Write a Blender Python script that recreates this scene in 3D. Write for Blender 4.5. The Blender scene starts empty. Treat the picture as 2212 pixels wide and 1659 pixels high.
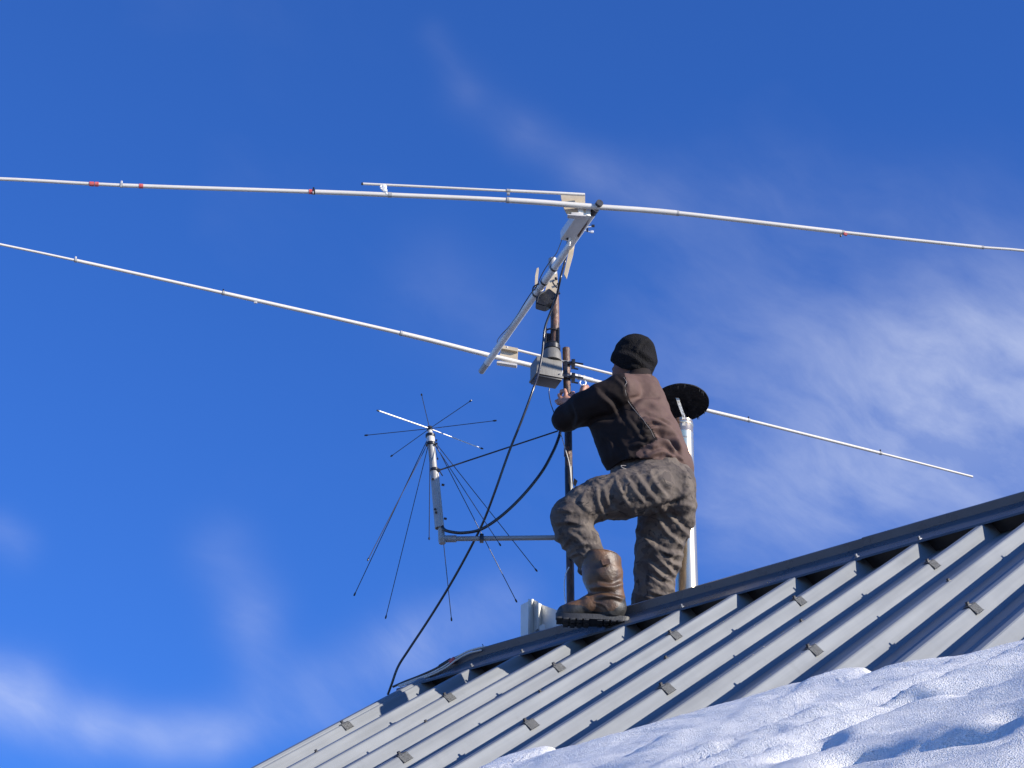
import bpy, bmesh, math, random
import numpy as np
from mathutils import Vector, noise as mnoise
random.seed(7); rng = np.random.default_rng(7)
S = bpy.context.scene
C = S.collection

# ------------------------------------------------------------------ camera
F_PX = 4728.0                       # focal length in pixels of a 2212 px wide picture
TH, RO = 0.5372, 0.0165             # pitch up, roll
LOOK = np.array([0.0, math.cos(TH), math.sin(TH)])
_r0 = np.array([1.0, 0, 0]); _u0 = np.cross(_r0, LOOK)
RIGHT = math.cos(RO) * _r0 + math.sin(RO) * _u0
UP = -math.sin(RO) * _r0 + math.cos(RO) * _u0
cam_d = bpy.data.cameras.new("camera"); cam = bpy.data.objects.new("camera", cam_d); C.objects.link(cam)
from mathutils import Matrix
cam.matrix_world = Matrix(((RIGHT[0], UP[0], -LOOK[0], 0), (RIGHT[1], UP[1], -LOOK[1], 0), (RIGHT[2], UP[2], -LOOK[2], 0), (0, 0, 0, 1)))
cam_d.sensor_width = 36.0; cam_d.lens = F_PX / 2212 * 36.0
cam_d.clip_start = 0.1; cam_d.clip_end = 3000
S.camera = cam

# ------------------------------------------------------------------ sun, sky, exposure
SUN_EL, SUN_AZ = math.radians(20.0), math.radians(116.5)       # azimuth clockwise from +Y
SUN = np.array([math.sin(SUN_AZ) * math.cos(SUN_EL), math.cos(SUN_AZ) * math.cos(SUN_EL), math.sin(SUN_EL)])
sd = bpy.data.lights.new("sun", 'SUN'); sd.energy = 5.0; sd.angle = math.radians(0.55); sd.color = (1.0, 0.925, 0.81)
sun = bpy.data.objects.new("sun", sd); C.objects.link(sun)
sun.rotation_euler = Vector(tuple(SUN)).to_track_quat('Z', 'Y').to_euler()
sun.location = tuple(SUN * 40)
S.view_settings.view_transform = 'Standard'; S.view_settings.look = 'None'
S.view_settings.exposure = 0.65; S.view_settings.gamma = 1.0
S.view_settings.use_curve_mapping = False

def ray(px, py):
    return LOOK + RIGHT * ((px - 1106.0) / F_PX) - UP * ((py - 829.5) / F_PX)
def P(px, py, y):
    """world point seen at (px, py) standing y metres ahead (horizontally)"""
    d = ray(px, py); return d * (y / d[1])
def PZ(px, py, z):
    d = ray(px, py); return d * (z / d[2])
def proj(V):
    V = np.atleast_2d(V); d = V @ LOOK
    return 1106 + F_PX * (V @ RIGHT) / d, 829.5 - F_PX * (V @ UP) / d
MPX = 1 / 468.0                     # metres per picture pixel near the ridge

W = bpy.data.worlds.new("World"); S.world = W; W.use_nodes = True
def unit_(v): return np.array(v) / np.linalg.norm(v)
def build_world():
    nt = W.node_tree; N, L = nt.nodes, nt.links; N.clear()
    out = N.new('ShaderNodeOutputWorld'); bg = N.new('ShaderNodeBackground'); bg.inputs['Strength'].default_value = 0.115
    sky = N.new('ShaderNodeTexSky'); sky.sky_type = 'NISHITA'; sky.sun_disc = False
    sky.sun_elevation = SUN_EL; sky.sun_rotation = SUN_AZ
    sky.altitude = 600; sky.air_density = 1.0; sky.dust_density = 0.3; sky.ozone_density = 4.0
    hs = N.new('ShaderNodeHueSaturation'); hs.inputs['Saturation'].default_value = 1.0; hs.inputs['Hue'].default_value = 0.51
    L.new(sky.outputs[0], hs.inputs['Color'])
    tint = N.new('ShaderNodeMixRGB'); tint.blend_type = 'MULTIPLY'; tint.inputs['Fac'].default_value = 1.0; tint.inputs['Color2'].default_value = (0.34, 0.745, 1.29, 1); L.new(hs.outputs[0], tint.inputs['Color1'])
    tc = N.new('ShaderNodeTexCoord')
    def math_(op, a, b=None, c=None):
        m = N.new('ShaderNodeMath'); m.operation = op
        for i, v in enumerate((a, b, c)):
            if v is None: continue
            if isinstance(v, (int, float)): m.inputs[i].default_value = v
            else: L.new(v, m.inputs[i])
        return m.outputs[0]
    nrm = N.new('ShaderNodeVectorMath'); nrm.operation = 'NORMALIZE'; L.new(tc.outputs['Generated'], nrm.inputs[0])
    # wispy, stretched high cloud: streaks run down to the right
    ax = (RIGHT * 0.62 - UP * 0.55); ax /= np.linalg.norm(ax)
    def dotv(v):
        d_ = N.new('ShaderNodeVectorMath'); d_.operation = 'DOT_PRODUCT'; L.new(nrm.outputs[0], d_.inputs[0]); d_.inputs[1].default_value = tuple(v); return d_.outputs['Value']
    a1 = unit_(RIGHT * .86 - UP * .5); a2 = unit_(RIGHT * .5 + UP * .86)
    wn = N.new('ShaderNodeTexNoise'); wn.inputs['Scale'].default_value = 7; wn.inputs['Detail'].default_value = 3; L.new(nrm.outputs[0], wn.inputs['Vector'])
    wv = math_('SUBTRACT', wn.outputs[0], 0.5)
    def wispy(su, sv, off, warp, det):
        cmb = N.new('ShaderNodeCombineXYZ'); L.new(math_('ADD', math_('MULTIPLY', dotv(a1), su), off), cmb.inputs[0]); L.new(math_('ADD', math_('MULTIPLY', dotv(a2), sv), math_('MULTIPLY', wv, warp)), cmb.inputs[1]); L.new(math_('MULTIPLY', dotv(LOOK), 4.0), cmb.inputs[2])
        n_ = N.new('ShaderNodeTexNoise'); n_.inputs['Scale'].default_value = 1.0; n_.inputs['Detail'].default_value = det; n_.inputs['Roughness'].default_value = 0.6; L.new(cmb.outputs[0], n_.inputs['Vector']); return n_
    n1 = wispy(9, 19, 0.0, 1.6, 8); n3 = wispy(28, 60, 5.0, 3.0, 5)
    mp2 = N.new('ShaderNodeMapping'); mp2.inputs['Scale'].default_value = (6, 6, 6); mp2.inputs['Location'].default_value = (3.1, 1.2, 0.4)
    L.new(nrm.outputs[0], mp2.inputs['Vector'])
    n2 = N.new('ShaderNodeTexNoise'); n2.inputs['Scale'].default_value = 1.0; n2.inputs['Detail'].default_value = 4
    L.new(mp2.outputs[0], n2.inputs['Vector'])
    wisp = math_('MULTIPLY', math_('SMOOTH_MIN', math_('MAXIMUM', math_('ADD', math_('MULTIPLY', math_('SUBTRACT', n1.outputs[0], 0.36), 2.3), math_('MULTIPLY', math_('SUBTRACT', n3.outputs[0], 0.5), 0.7)), 0.0), 1.0, 0.2), 1.0)
    patch = math_('MINIMUM', math_('MAXIMUM', math_('MULTIPLY', math_('SUBTRACT', n2.outputs[0], 0.52), 2.2), 0.0), 1.0)
    def bank(px0, py0, px1, py1, width, amp):
        """a drift of thin cloud lying along a stretch of sky (a capsule of directions)"""
        a = ray(px0, py0); a /= np.linalg.norm(a); b = ray(px1, py1); b /= np.linalg.norm(b)
        ab = b - a; l2 = float(ab @ ab)
        sub = N.new('ShaderNodeVectorMath'); sub.operation = 'SUBTRACT'; L.new(nrm.outputs[0], sub.inputs[0]); sub.inputs[1].default_value = tuple(a)
        dot = N.new('ShaderNodeVectorMath'); dot.operation = 'DOT_PRODUCT'; L.new(sub.outputs[0], dot.inputs[0]); dot.inputs[1].default_value = tuple(ab)
        t = math_('MINIMUM', math_('MAXIMUM', math_('DIVIDE', dot.outputs['Value'], l2), 0.0), 1.0)
        sc = N.new('ShaderNodeVectorMath'); sc.operation = 'SCALE'; sc.inputs[0].default_value = tuple(ab); L.new(t, sc.inputs['Scale'])
        df = N.new('ShaderNodeVectorMath'); df.operation = 'SUBTRACT'; L.new(sub.outputs[0], df.inputs[0]); L.new(sc.outputs[0], df.inputs[1])
        ln = N.new('ShaderNodeVectorMath'); ln.operation = 'LENGTH'; L.new(df.outputs[0], ln.inputs[0])
        q = math_('DIVIDE', ln.outputs['Value'], width / F_PX)
        g = math_('EXPONENT', math_('MULTIPLY', math_('MULTIPLY', q, q), -1.0))
        return math_('MULTIPLY', g, amp * 0.75)
    banks = [(2080, 790, 2500, 740, 190, .62), (1850, 940, 2350, 920, 190, .52), (1600, 1080, 2100, 1060, 130, .34), (1560, 830, 2000, 780, 180, .20), (1500, 700, 2300, 640, 180, .08),
             (935, 75, 1010, 200, 32, .06), (1010, 200, 1140, 290, 55, .05), (1140, 290, 1270, 370, 50, .10), (1270, 370, 1420, 430, 60, .10), (1400, 430, 2100, 450, 110, .10),
             (-60, 1470, 60, 1490, 65, .38), (0, 1530, 200, 1570, 62, .40), (200, 1570, 460, 1600, 50, .22), (480, 1590, 760, 1540, 40, .10), (330, 1600, 520, 1560, 60, .2), (540, 1350, 580, 1500, 60, .15), (480, 1190, 540, 1320, 70, .12),
             (700, 1480, 900, 1400, 70, .24), (900, 1390, 1080, 1310, 75, .26), (930, 620, 1060, 700, 110, .10), (0, 1150, 40, 1180, 42, .20), (650, 1560, 850, 1600, 60, .08), (1500, 1150, 1750, 1210, 90, .09)]
    tot = None
    for b in banks:
        o = bank(*b); tot = o if tot is None else math_('ADD', tot, o)
    den = math_('ADD', math_('MULTIPLY', tot, math_('ADD', math_('MULTIPLY', wisp, 0.62), 0.26)), math_('MULTIPLY', math_('MULTIPLY', wisp, patch), 0.10))
    den = math_('MINIMUM', math_('MAXIMUM', den, 0.0), 0.9)
    mix = N.new('ShaderNodeMixRGB'); L.new(den, mix.inputs['Fac']); L.new(tint.outputs[0], mix.inputs['Color1']); mix.inputs['Color2'].default_value = (4.9, 5.2, 6.0, 1)
    L.new(mix.outputs[0], bg.inputs['Color']); L.new(bg.outputs[0], out.inputs['Surface'])
build_world()

# ------------------------------------------------------------------ materials
def mat(name, col, rough=0.6, metal=0.0, var=0.0, vscale=8.0, col2=None, bump=0.0, bscale=60.0, stretch=None, rvar=0.0, spec=None, detail=6, thresh=None, aniso=0.0):
    m = bpy.data.materials.new(name); m.use_nodes = True; nt = m.node_tree; N, L = nt.nodes, nt.links
    b = N['Principled BSDF']; b.inputs['Base Color'].default_value = (*col, 1); b.inputs['Roughness'].default_value = rough; b.inputs['Metallic'].default_value = metal
    if spec is not None: b.inputs['Specular IOR Level'].default_value = spec
    tc = N.new('ShaderNodeTexCoord'); src = tc.outputs['Object']
    if stretch:
        mp = N.new('ShaderNodeMapping'); mp.inputs['Scale'].default_value = stretch; L.new(src, mp.inputs['Vector']); src = mp.outputs[0]
    if col2 is not None:
        n = N.new('ShaderNodeTexNoise'); n.inputs['Scale'].default_value = vscale; n.inputs['Detail'].default_value = detail; n.inputs['Roughness'].default_value = 0.6; L.new(src, n.inputs['Vector'])
        r = N.new('ShaderNodeValToRGB'); a, c = thresh or (0.35, 0.65); r.color_ramp.elements[0].position = a; r.color_ramp.elements[1].position = c
        r.color_ramp.elements[0].color = (*col, 1); r.color_ramp.elements[1].color = (*col2, 1)
        L.new(n.outputs[0], r.inputs[0]); L.new(r.outputs[0], b.inputs['Base Color'])
        if rvar:
            mr = N.new('ShaderNodeMapRange'); mr.inputs['To Min'].default_value = rough - rvar; mr.inputs['To Max'].default_value = rough + rvar
            L.new(n.outputs[0], mr.inputs['Value']); L.new(mr.outputs[0], b.inputs['Roughness'])
    if bump:
        n = N.new('ShaderNodeTexNoise'); n.inputs['Scale'].default_value = bscale; n.inputs['Detail'].default_value = 5; L.new(src, n.inputs['Vector'])
        bp = N.new('ShaderNodeBump'); bp.inputs['Strength'].default_value = bump; bp.inputs['Distance'].default_value = 0.01
        L.new(n.outputs[0], bp.inputs['Height']); L.new(bp.outputs[0], b.inputs['Normal'])
    return m

M = {}
M['roof'] = mat('painted_roof_sheet', (0.196, 0.208, 0.218), 0.5, 0.0, col2=(0.215, 0.227, 0.236), vscale=5, rvar=0.05, bump=0.03, bscale=25, spec=0.35)
M['cap'] = mat('ridge_cap_paint', (0.065, 0.07, 0.08), 0.28, 0.0, col2=(0.085, 0.09, 0.10), vscale=7, rvar=0.06, bump=0.05, bscale=18, spec=0.5)
M['guard'] = mat('snow_guard_steel', (0.165, 0.168, 0.164), 0.55, 0.1, col2=(0.195, 0.198, 0.192), vscale=30, rvar=0.1)
M['screw'] = mat('screw_steel', (0.30, 0.31, 0.33), 0.35, 0.7, col2=(0.15, 0.15, 0.17), vscale=120)
M['alu'] = mat('aluminium_tube', (0.60, 0.565, 0.51), 0.5, 0.1, col2=(0.54, 0.51, 0.455), vscale=6, rvar=0.05)
M['alu2'] = mat('weathered_aluminium', (0.36, 0.352, 0.335), 0.5, 0.15, col2=(0.29, 0.283, 0.27), vscale=8, rvar=0.06)
M['boom'] = mat('boom_tube_paint', (0.72, 0.70, 0.65), 0.5, 0.1, col2=(0.64, 0.62, 0.58), vscale=5, rvar=0.05)
M['chrome'] = mat('stainless_flue', (0.74, 0.60, 0.42), 0.24, 0.85, col2=(0.60, 0.47, 0.31), vscale=5, rvar=0.04, stretch=(3, 3, 0.5), bump=0.03, bscale=8)
M['rust'] = mat('rusty_steel_pipe', (0.15, 0.078, 0.050), 0.5, 0.1, col2=(0.055, 0.036, 0.030), vscale=28, rvar=0.12, bump=0.4, bscale=90, stretch=(1, 1, 0.5), thresh=(0.42, 0.62))
M['rustdark'] = mat('dark_rusty_pipe', (0.045, 0.032, 0.03), 0.55, 0.3, col2=(0.16, 0.085, 0.055), vscale=22, rvar=0.1, bump=0.4, bscale=90, thresh=(0.5, 0.75))
M['black'] = mat('black_plastic', (0.012, 0.012, 0.014), 0.35, 0.0, col2=(0.02, 0.02, 0.022), vscale=40, rvar=0.08)
M['coax'] = mat('coax_jacket', (0.014, 0.014, 0.017), 0.28, 0.0, col2=(0.02, 0.02, 0.024), vscale=40, rvar=0.05, spec=0.7)
M['soot'] = mat('sooty_cap', (0.006, 0.006, 0.008), 0.7, 0.0, col2=(0.05, 0.05, 0.052), vscale=26, bump=0.9, bscale=40, thresh=(0.55, 0.82), spec=0.2)
M['housing'] = mat('rotator_housing', (0.115, 0.110, 0.100), 0.55, 0.0, col2=(0.165, 0.158, 0.142), vscale=7, rvar=0.08, bump=0.08, bscale=50, stretch=(3, 3, 0.7))
M['beige'] = mat('beige_mounting_plate', (0.52, 0.43, 0.30), 0.6, 0.0, col2=(0.44, 0.36, 0.25), vscale=20, rvar=0.08)
M['whitebox'] = mat('grey_white_enclosure', (0.60, 0.60, 0.56), 0.5, 0.0, col2=(0.68, 0.67, 0.62), vscale=12, rvar=0.05)
M['red'] = mat('red_tape', (0.42, 0.03, 0.03), 0.5, 0.0, col2=(0.55, 0.16, 0.14), vscale=120)
M['whitewire'] = mat('pale_wire', (0.62, 0.60, 0.55), 0.5, 0.0, col2=(0.5, 0.48, 0.44), vscale=60)
M['skin'] = mat('skin', (0.38, 0.185, 0.125), 0.5, 0.0, col2=(0.45, 0.23, 0.16), vscale=22, bump=0.15, bscale=160, spec=0.4)
M['face_shade'] = mat('shaded_face_skin', (0.15, 0.072, 0.05), 0.6, 0.0, col2=(0.20, 0.10, 0.07), vscale=40, bump=0.2, bscale=200, spec=0.25)  # skin colour darkened to carry the shade over the face
M['brown'] = mat('brown_softshell', (0.085, 0.050, 0.041), 0.75, 0.0, col2=(0.103, 0.062, 0.051), vscale=14, bump=0.15, bscale=420, spec=0.25)
M['blackcloth'] = mat('black_softshell', (0.011, 0.0072, 0.0064), 0.8, 0.0, col2=(0.016, 0.010, 0.009), vscale=12, bump=0.15, bscale=420, spec=0.2)
M['beanie'] = mat('black_fleece', (0.007, 0.0065, 0.007), 0.9, 0.0, col2=(0.012, 0.011, 0.012), vscale=18, bump=1.0, bscale=150, spec=0.15)
M['boot'] = mat('brown_boot_leather', (0.165, 0.085, 0.038), 0.46, 0.0, col2=(0.05, 0.029, 0.018), vscale=9, rvar=0.1, bump=0.25, bscale=120, thresh=(0.38, 0.66))
M['sole'] = mat('black_rubber', (0.018, 0.018, 0.018), 0.55, 0.0, col2=(0.035, 0.034, 0.033), vscale=30, bump=0.2, bscale=150)
M['wall'] = mat('pale_render', (0.55, 0.50, 0.42), 0.85, 0.0, col2=(0.48, 0.44, 0.37), vscale=3, bump=0.3, bscale=120)
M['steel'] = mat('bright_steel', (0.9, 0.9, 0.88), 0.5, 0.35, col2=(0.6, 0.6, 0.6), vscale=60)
M['piping'] = mat('pale_piping', (0.16, 0.14, 0.13), 0.6, 0.0, col2=(0.22, 0.2, 0.19), vscale=80)

def camo():
    m = bpy.data.materials.new('camouflage_cloth'); m.use_nodes = True; nt = m.node_tree; N, L = nt.nodes, nt.links; b = N['Principled BSDF']
    b.inputs['Roughness'].default_value = 0.8; b.inputs['Specular IOR Level'].default_value = 0.25
    tc = N.new('ShaderNodeTexCoord')
    def ns(sc, off, det, dist):
        mp = N.new('ShaderNodeMapping'); mp.inputs['Location'].default_value = off; L.new(tc.outputs['Object'], mp.inputs['Vector'])
        n = N.new('ShaderNodeTexNoise'); n.inputs['Scale'].default_value = sc; n.inputs['Detail'].default_value = det; n.inputs['Distortion'].default_value = dist; L.new(mp.outputs[0], n.inputs['Vector']); return n.outputs[0]
    def step(v, a, w=0.012):
        r = N.new('ShaderNodeMapRange'); r.inputs['From Min'].default_value = a; r.inputs['From Max'].default_value = a + w; L.new(v, r.inputs['Value']); return r.outputs[0]
    def mx(f, c1, c2):
        x = N.new('ShaderNodeMixRGB'); L.new(f, x.inputs['Fac'])
        for i, c in (('Color1', c1), ('Color2', c2)):
            if isinstance(c, tuple): x.inputs[i].default_value = (*c, 1)
            else: L.new(c, x.inputs[i])
        return x.outputs[0]
    c = mx(step(ns(7, (0, 0, 0), 2, 1.2), 0.50), (0.118, 0.095, 0.078), (0.092, 0.074, 0.063))
    c = mx(step(ns(10, (4, 1, 2), 2, 1.6), 0.565), c, (0.070, 0.056, 0.049))
    c = mx(step(ns(13, (9, 3, 5), 2, 2.0), 0.64), c, (0.045, 0.037, 0.034))
    L.new(c, b.inputs['Base Color'])
    n = N.new('ShaderNodeTexNoise'); n.inputs['Scale'].default_value = 55; n.inputs['Detail'].default_value = 6; L.new(tc.outputs['Object'], n.inputs['Vector'])
    bp = N.new('ShaderNodeBump'); bp.inputs['Strength'].default_value = 0.35; bp.inputs['Distance'].default_value = 0.010; L.new(n.outputs[0], bp.inputs['Height']); L.new(bp.outputs[0], b.inputs['Normal'])
    return m
M['camo'] = camo()

def roof_streaks():
    m = M['roof']; nt = m.node_tree; N, L = nt.nodes, nt.links; b = N['Principled BSDF']
    src = b.inputs['Base Color'].links[0].from_socket; tc = N.new('ShaderNodeTexCoord')
    ca, sa_ = math.cos(0.63811), math.sin(0.63811); cp, sp_ = math.cos(0.62492), math.sin(0.62492)
    cb = N.new('ShaderNodeCombineXYZ')
    for i, (v, k) in enumerate((((ca, -sa_, 0), 30), ((-sa_ * cp, -ca * cp, -sp_), 1.1), ((-sa_ * sp_, -ca * sp_, cp), 30))):
        dn = N.new('ShaderNodeVectorMath'); dn.operation = 'DOT_PRODUCT'; L.new(tc.outputs['Object'], dn.inputs[0]); dn.inputs[1].default_value = tuple(q * k for q in v); L.new(dn.outputs['Value'], cb.inputs[i])
    n = N.new('ShaderNodeTexNoise'); n.inputs['Scale'].default_value = 1.0; n.inputs['Detail'].default_value = 6; L.new(cb.outputs[0], n.inputs['Vector'])
    n2 = N.new('ShaderNodeTexNoise'); n2.inputs['Scale'].default_value = 9; n2.inputs['Detail'].default_value = 8; n2.inputs['Roughness'].default_value = 0.75; L.new(tc.outputs['Object'], n2.inputs['Vector'])
    r = N.new('ShaderNodeMapRange'); r.inputs['From Min'].default_value = 0.35; r.inputs['From Max'].default_value = 0.7; r.inputs['To Min'].default_value = 1.03; r.inputs['To Max'].default_value = 0.80; L.new(n.outputs[0], r.inputs['Value'])
    r2 = N.new('ShaderNodeMapRange'); r2.inputs['From Min'].default_value = 0.60; r2.inputs['From Max'].default_value = 0.74; r2.inputs['To Min'].default_value = 1.0; r2.inputs['To Max'].default_value = 0.84; L.new(n2.outputs[0], r2.inputs['Value'])
    mu = N.new('ShaderNodeMath'); mu.operation = 'MULTIPLY'; L.new(r.outputs[0], mu.inputs[0]); L.new(r2.outputs[0], mu.inputs[1])
    sc = N.new('ShaderNodeVectorMath'); sc.operation = 'SCALE'; L.new(src, sc.inputs[0]); L.new(mu.outputs[0], sc.inputs['Scale']); L.new(sc.outputs[0], b.inputs['Base Color'])
roof_streaks()

def snow_mat(name='snow'):
    m = bpy.data.materials.new(name); m.use_nodes = True; nt = m.node_tree; N, L = nt.nodes, nt.links; b = N['Principled BSDF']
    b.inputs['Base Color'].default_value = (0.95, 0.94, 0.92, 1); b.inputs['Roughness'].default_value = 0.65; b.inputs['Specular IOR Level'].default_value = 0.4
    tc = N.new('ShaderNodeTexCoord')
    cb = N.new('ShaderNodeCombineXYZ'); ca, sa_ = math.cos(0.63811), math.sin(0.63811); cp, sp_ = math.cos(0.62492), math.sin(0.62492)
    for i, (v, k) in enumerate((((ca, -sa_, 0), .38), ((-sa_ * cp, -ca * cp, -sp_), 1.0), ((-sa_ * sp_, -ca * sp_, cp), 1.0))):
        dn = N.new('ShaderNodeVectorMath'); dn.operation = 'DOT_PRODUCT'; L.new(tc.outputs['Object'], dn.inputs[0]); dn.inputs[1].default_value = tuple(q * k for q in v); L.new(dn.outputs['Value'], cb.inputs[i])
    n = N.new('ShaderNodeTexNoise'); n.inputs['Scale'].default_value = 75; n.inputs['Detail'].default_value = 9; n.inputs['Roughness'].default_value = 0.72; L.new(cb.outputs[0], n.inputs['Vector'])
    v = N.new('ShaderNodeTexVoronoi'); v.inputs['Scale'].default_value = 240; L.new(tc.outputs['Object'], v.inputs['Vector'])
    bp = N.new('ShaderNodeBump'); bp.inputs['Strength'].default_value = 1.0; bp.inputs['Distance'].default_value = 0.015; L.new(n.outputs[0], bp.inputs['Height'])
    b2 = N.new('ShaderNodeBump'); b2.inputs['Strength'].default_value = 0.7; b2.inputs['Distance'].default_value = 0.006; L.new(v.outputs['Distance'], b2.inputs['Height']); L.new(bp.outputs[0], b2.inputs['Normal'])
    L.new(b2.outputs[0], b.inputs['Normal'])
    return m
M['snow'] = snow_mat()

# ------------------------------------------------------------------ object helpers
def link(name, me, parent=None):
    o = bpy.data.objects.new(name, me); C.objects.link(o)
    if parent is not None: o.parent = parent
    return o
def mesh(name, verts, faces, m, parent=None, smooth=False, sharp=None):
    me = bpy.data.meshes.new(name); me.from_pydata([tuple(map(float, v)) for v in verts], [], [tuple(int(i) for i in f) for f in faces])
    mats = m if isinstance(m, (list, tuple)) else [m]
    for x in mats: me.materials.append(x)
    if smooth:
        me.polygons.foreach_set('use_smooth', [True] * len(me.polygons))
        if sharp is not None: me.set_sharp_from_angle(angle=math.radians(sharp))
    me.update()
    o = link(name, me, parent)
    return o
def bmo(name, bm, m, parent=None, smooth=False, sharp=35):
    bmesh.ops.recalc_face_normals(bm, faces=bm.faces)
    me = bpy.data.meshes.new(name); bm.to_mesh(me); bm.free(); me.materials.append(m)
    if smooth:
        me.polygons.foreach_set('use_smooth', [True] * len(me.polygons)); me.set_sharp_from_angle(angle=math.radians(sharp))
    return link(name, me, parent)
def tag(o, label=None, cat=None, group=None, kind=None):
    if label: o['label'] = label
    if cat: o['category'] = cat
    if group: o['group'] = group
    if kind: o['kind'] = kind
    return o
def thing(name, loc, label, cat, group=None):
    # an Empty at the thing's base; children carry world-space geometry, so shift them back
    o = bpy.data.objects.new(name, None); C.objects.link(o); o.location = tuple(loc); o.empty_display_size = 0.1
    tag(o, label, cat, group); return o
def settle():
    """give every child the inverse of its parent's placement so world-space meshes stay put"""
    bpy.context.view_layer.update()
    for o in list(C.objects):
        if o.parent is not None and o.parent.parent is None and o.parent.type == 'EMPTY':
            o.location = o.location - o.parent.location
def catmull(pts, n=8):
    p = np.array(pts, float); q = np.vstack([2 * p[0] - p[1], p, 2 * p[-1] - p[-2]]); out = []
    for i in range(1, len(q) - 2):
        for k in range(n):
            t = k / n; a, b, c, d = q[i - 1], q[i], q[i + 1], q[i + 2]
            out.append(0.5 * ((2 * b) + (-a + c) * t + (2 * a - 5 * b + 4 * c - d) * t * t + (-a + 3 * b - 3 * c + d) * t ** 3))
    out.append(p[-1]); return np.array(out)
def sweep(bm, pts, rad, seg=12, caps=True, hollow=0.0):
    pts = np.array(pts, float); n = len(pts); rad = np.full(n, rad) if np.isscalar(rad) else np.array(rad, float)
    t = np.gradient(pts, axis=0); t /= np.linalg.norm(t, axis=1)[:, None]
    ref = np.array([0, 0, 1.0]) if abs(t[0][2]) < 0.9 else np.array([1.0, 0, 0])
    u = np.cross(ref, t[0]); u /= np.linalg.norm(u); rings = []
    for i in range(n):
        u = u - t[i] * (u @ t[i]); u /= np.linalg.norm(u); v = np.cross(t[i], u)
        rings.append([bm.verts.new(tuple(pts[i] + rad[i] * (math.cos(a) * u + math.sin(a) * v))) for a in np.linspace(0, 2 * math.pi, seg, endpoint=False)])
    for i in range(n - 1):
        for k in range(seg): bm.faces.new((rings[i][k], rings[i][(k + 1) % seg], rings[i + 1][(k + 1) % seg], rings[i + 1][k]))
    if hollow > 0:
        for ri, i, s in ((0, 0, 1), (n - 1, n - 1, -1)):
            inner = [bm.verts.new(tuple(pts[i] + (np.array(v.co) - pts[i]) * hollow)) for v in rings[ri]]
            deep = [bm.verts.new(tuple(np.array(v.co) + t[i] * s * rad[i] * 5)) for v in inner]
            for k in range(seg):
                k2 = (k + 1) % seg
                bm.faces.new((rings[ri][k], rings[ri][k2], inner[k2], inner[k])); bm.faces.new((inner[k], inner[k2], deep[k2], deep[k]))
            bm.faces.new(deep)
    elif caps:
        bm.faces.new(rings[0][::-1]); bm.faces.new(rings[-1])
    return bm
def tube(name, pts, rad, m, parent=None, seg=12, smooth_path=0, hollow=0.0):
    if smooth_path:
        if not np.isscalar(rad):
            k = np.linspace(0, len(pts) - 1, (len(pts) - 1) * smooth_path + 1); rad = np.interp(k, np.arange(len(pts)), rad)
        pts = catmull(pts, smooth_path)
    bm = bmesh.new(); sweep(bm, pts, rad, seg, True, hollow); return bmo(name, bm, m, parent, True, 50)
def add_box(bm, c, ax, ay, az, hx, hy, hz, bev=0.0):
    c = np.array(c, float); vs = []
    for sx in (-1, 1):
        for sy in (-1, 1):
            for sz in (-1, 1): vs.append(bm.verts.new(tuple(c + ax * hx * sx + ay * hy * sy + az * hz * sz)))
    fs = [bm.faces.new([vs[i] for i in f]) for f in ((0, 1, 3, 2), (4, 6, 7, 5), (0, 4, 5, 1), (2, 3, 7, 6), (0, 2, 6, 4), (1, 5, 7, 3))]
    if bev:
        es = list({e for f in fs for e in f.edges}); bmesh.ops.bevel(bm, geom=es, offset=bev, segments=2, affect='EDGES', profile=0.6)
def box(name, c, ax, ay, az, hx, hy, hz, m, parent=None, bev=0.002):
    bm = bmesh.new(); add_box(bm, c, ax, ay, az, hx, hy, hz, bev); return bmo(name, bm, m, parent, bool(bev), 40)
def prism(name, poly, off, m, parent=None, bev=0.0):
    """a flat outline given real thickness along off"""
    bm = bmesh.new(); a = [bm.verts.new(tuple(p)) for p in poly]; b = [bm.verts.new(tuple(np.array(p) + off)) for p in poly]
    n = len(poly); bm.faces.new(a); bm.faces.new(b[::-1])
    for i in range(n): bm.faces.new((a[i], b[i], b[(i + 1) % n], a[(i + 1) % n]))
    if bev: bmesh.ops.bevel(bm, geom=list(bm.edges), offset=bev, segments=2, affect='EDGES')
    return bmo(name, bm, m, parent, bool(bev), 40)
X, Y, Z = np.eye(3)
def unit(v): v = np.array(v, float); return v / np.linalg.norm(v)

# ------------------------------------------------------------------ roof frame
AZ, PIT, SP = 0.63811, 0.62492, 0.30098
P0 = 10.0 * (LOOK + 0.07712 * RIGHT - 0.10299 * UP)      # crest of a rib at the lower edge of the ridge cap
RR = np.array([math.cos(AZ), -math.sin(AZ), 0]); HH = np.array([-math.sin(AZ), -math.cos(AZ), 0])
DD = math.cos(PIT) * HH - math.sin(PIT) * Z; NN = np.cross(RR, -DD) ; NN = NN if NN[2] > 0 else -NN
def RL(s, d, h): return P0 + RR * s + DD * d + NN * h
def ray_roof(px, py, h=0.0):
    dr = ray(px, py); q = P0 + NN * h; t = (q @ NN) / (dr @ NN); v = dr * t - P0; return v @ RR, v @ DD
EAVE = 5.7; S0 = -5 * SP - 0.05; S1 = 24 * SP
# ridge centre is 0.12 m behind the flange foot
RC = 0.125; CAPZ = 0.152
def ridge(s, z=0.0, back=0.0): return P0 + RR * s - HH * (RC + back) + Z * z
def ridge_at(px):
    lo, hi = -6.0, 9.0
    for _ in range(50):
        mid = (lo + hi) / 2
        if proj(ridge(mid, CAPZ))[0][0] < px: lo = mid
        else: hi = mid
    return lo
def ridge_y(px): return ridge(ridge_at(px), CAPZ)[1]

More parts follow.
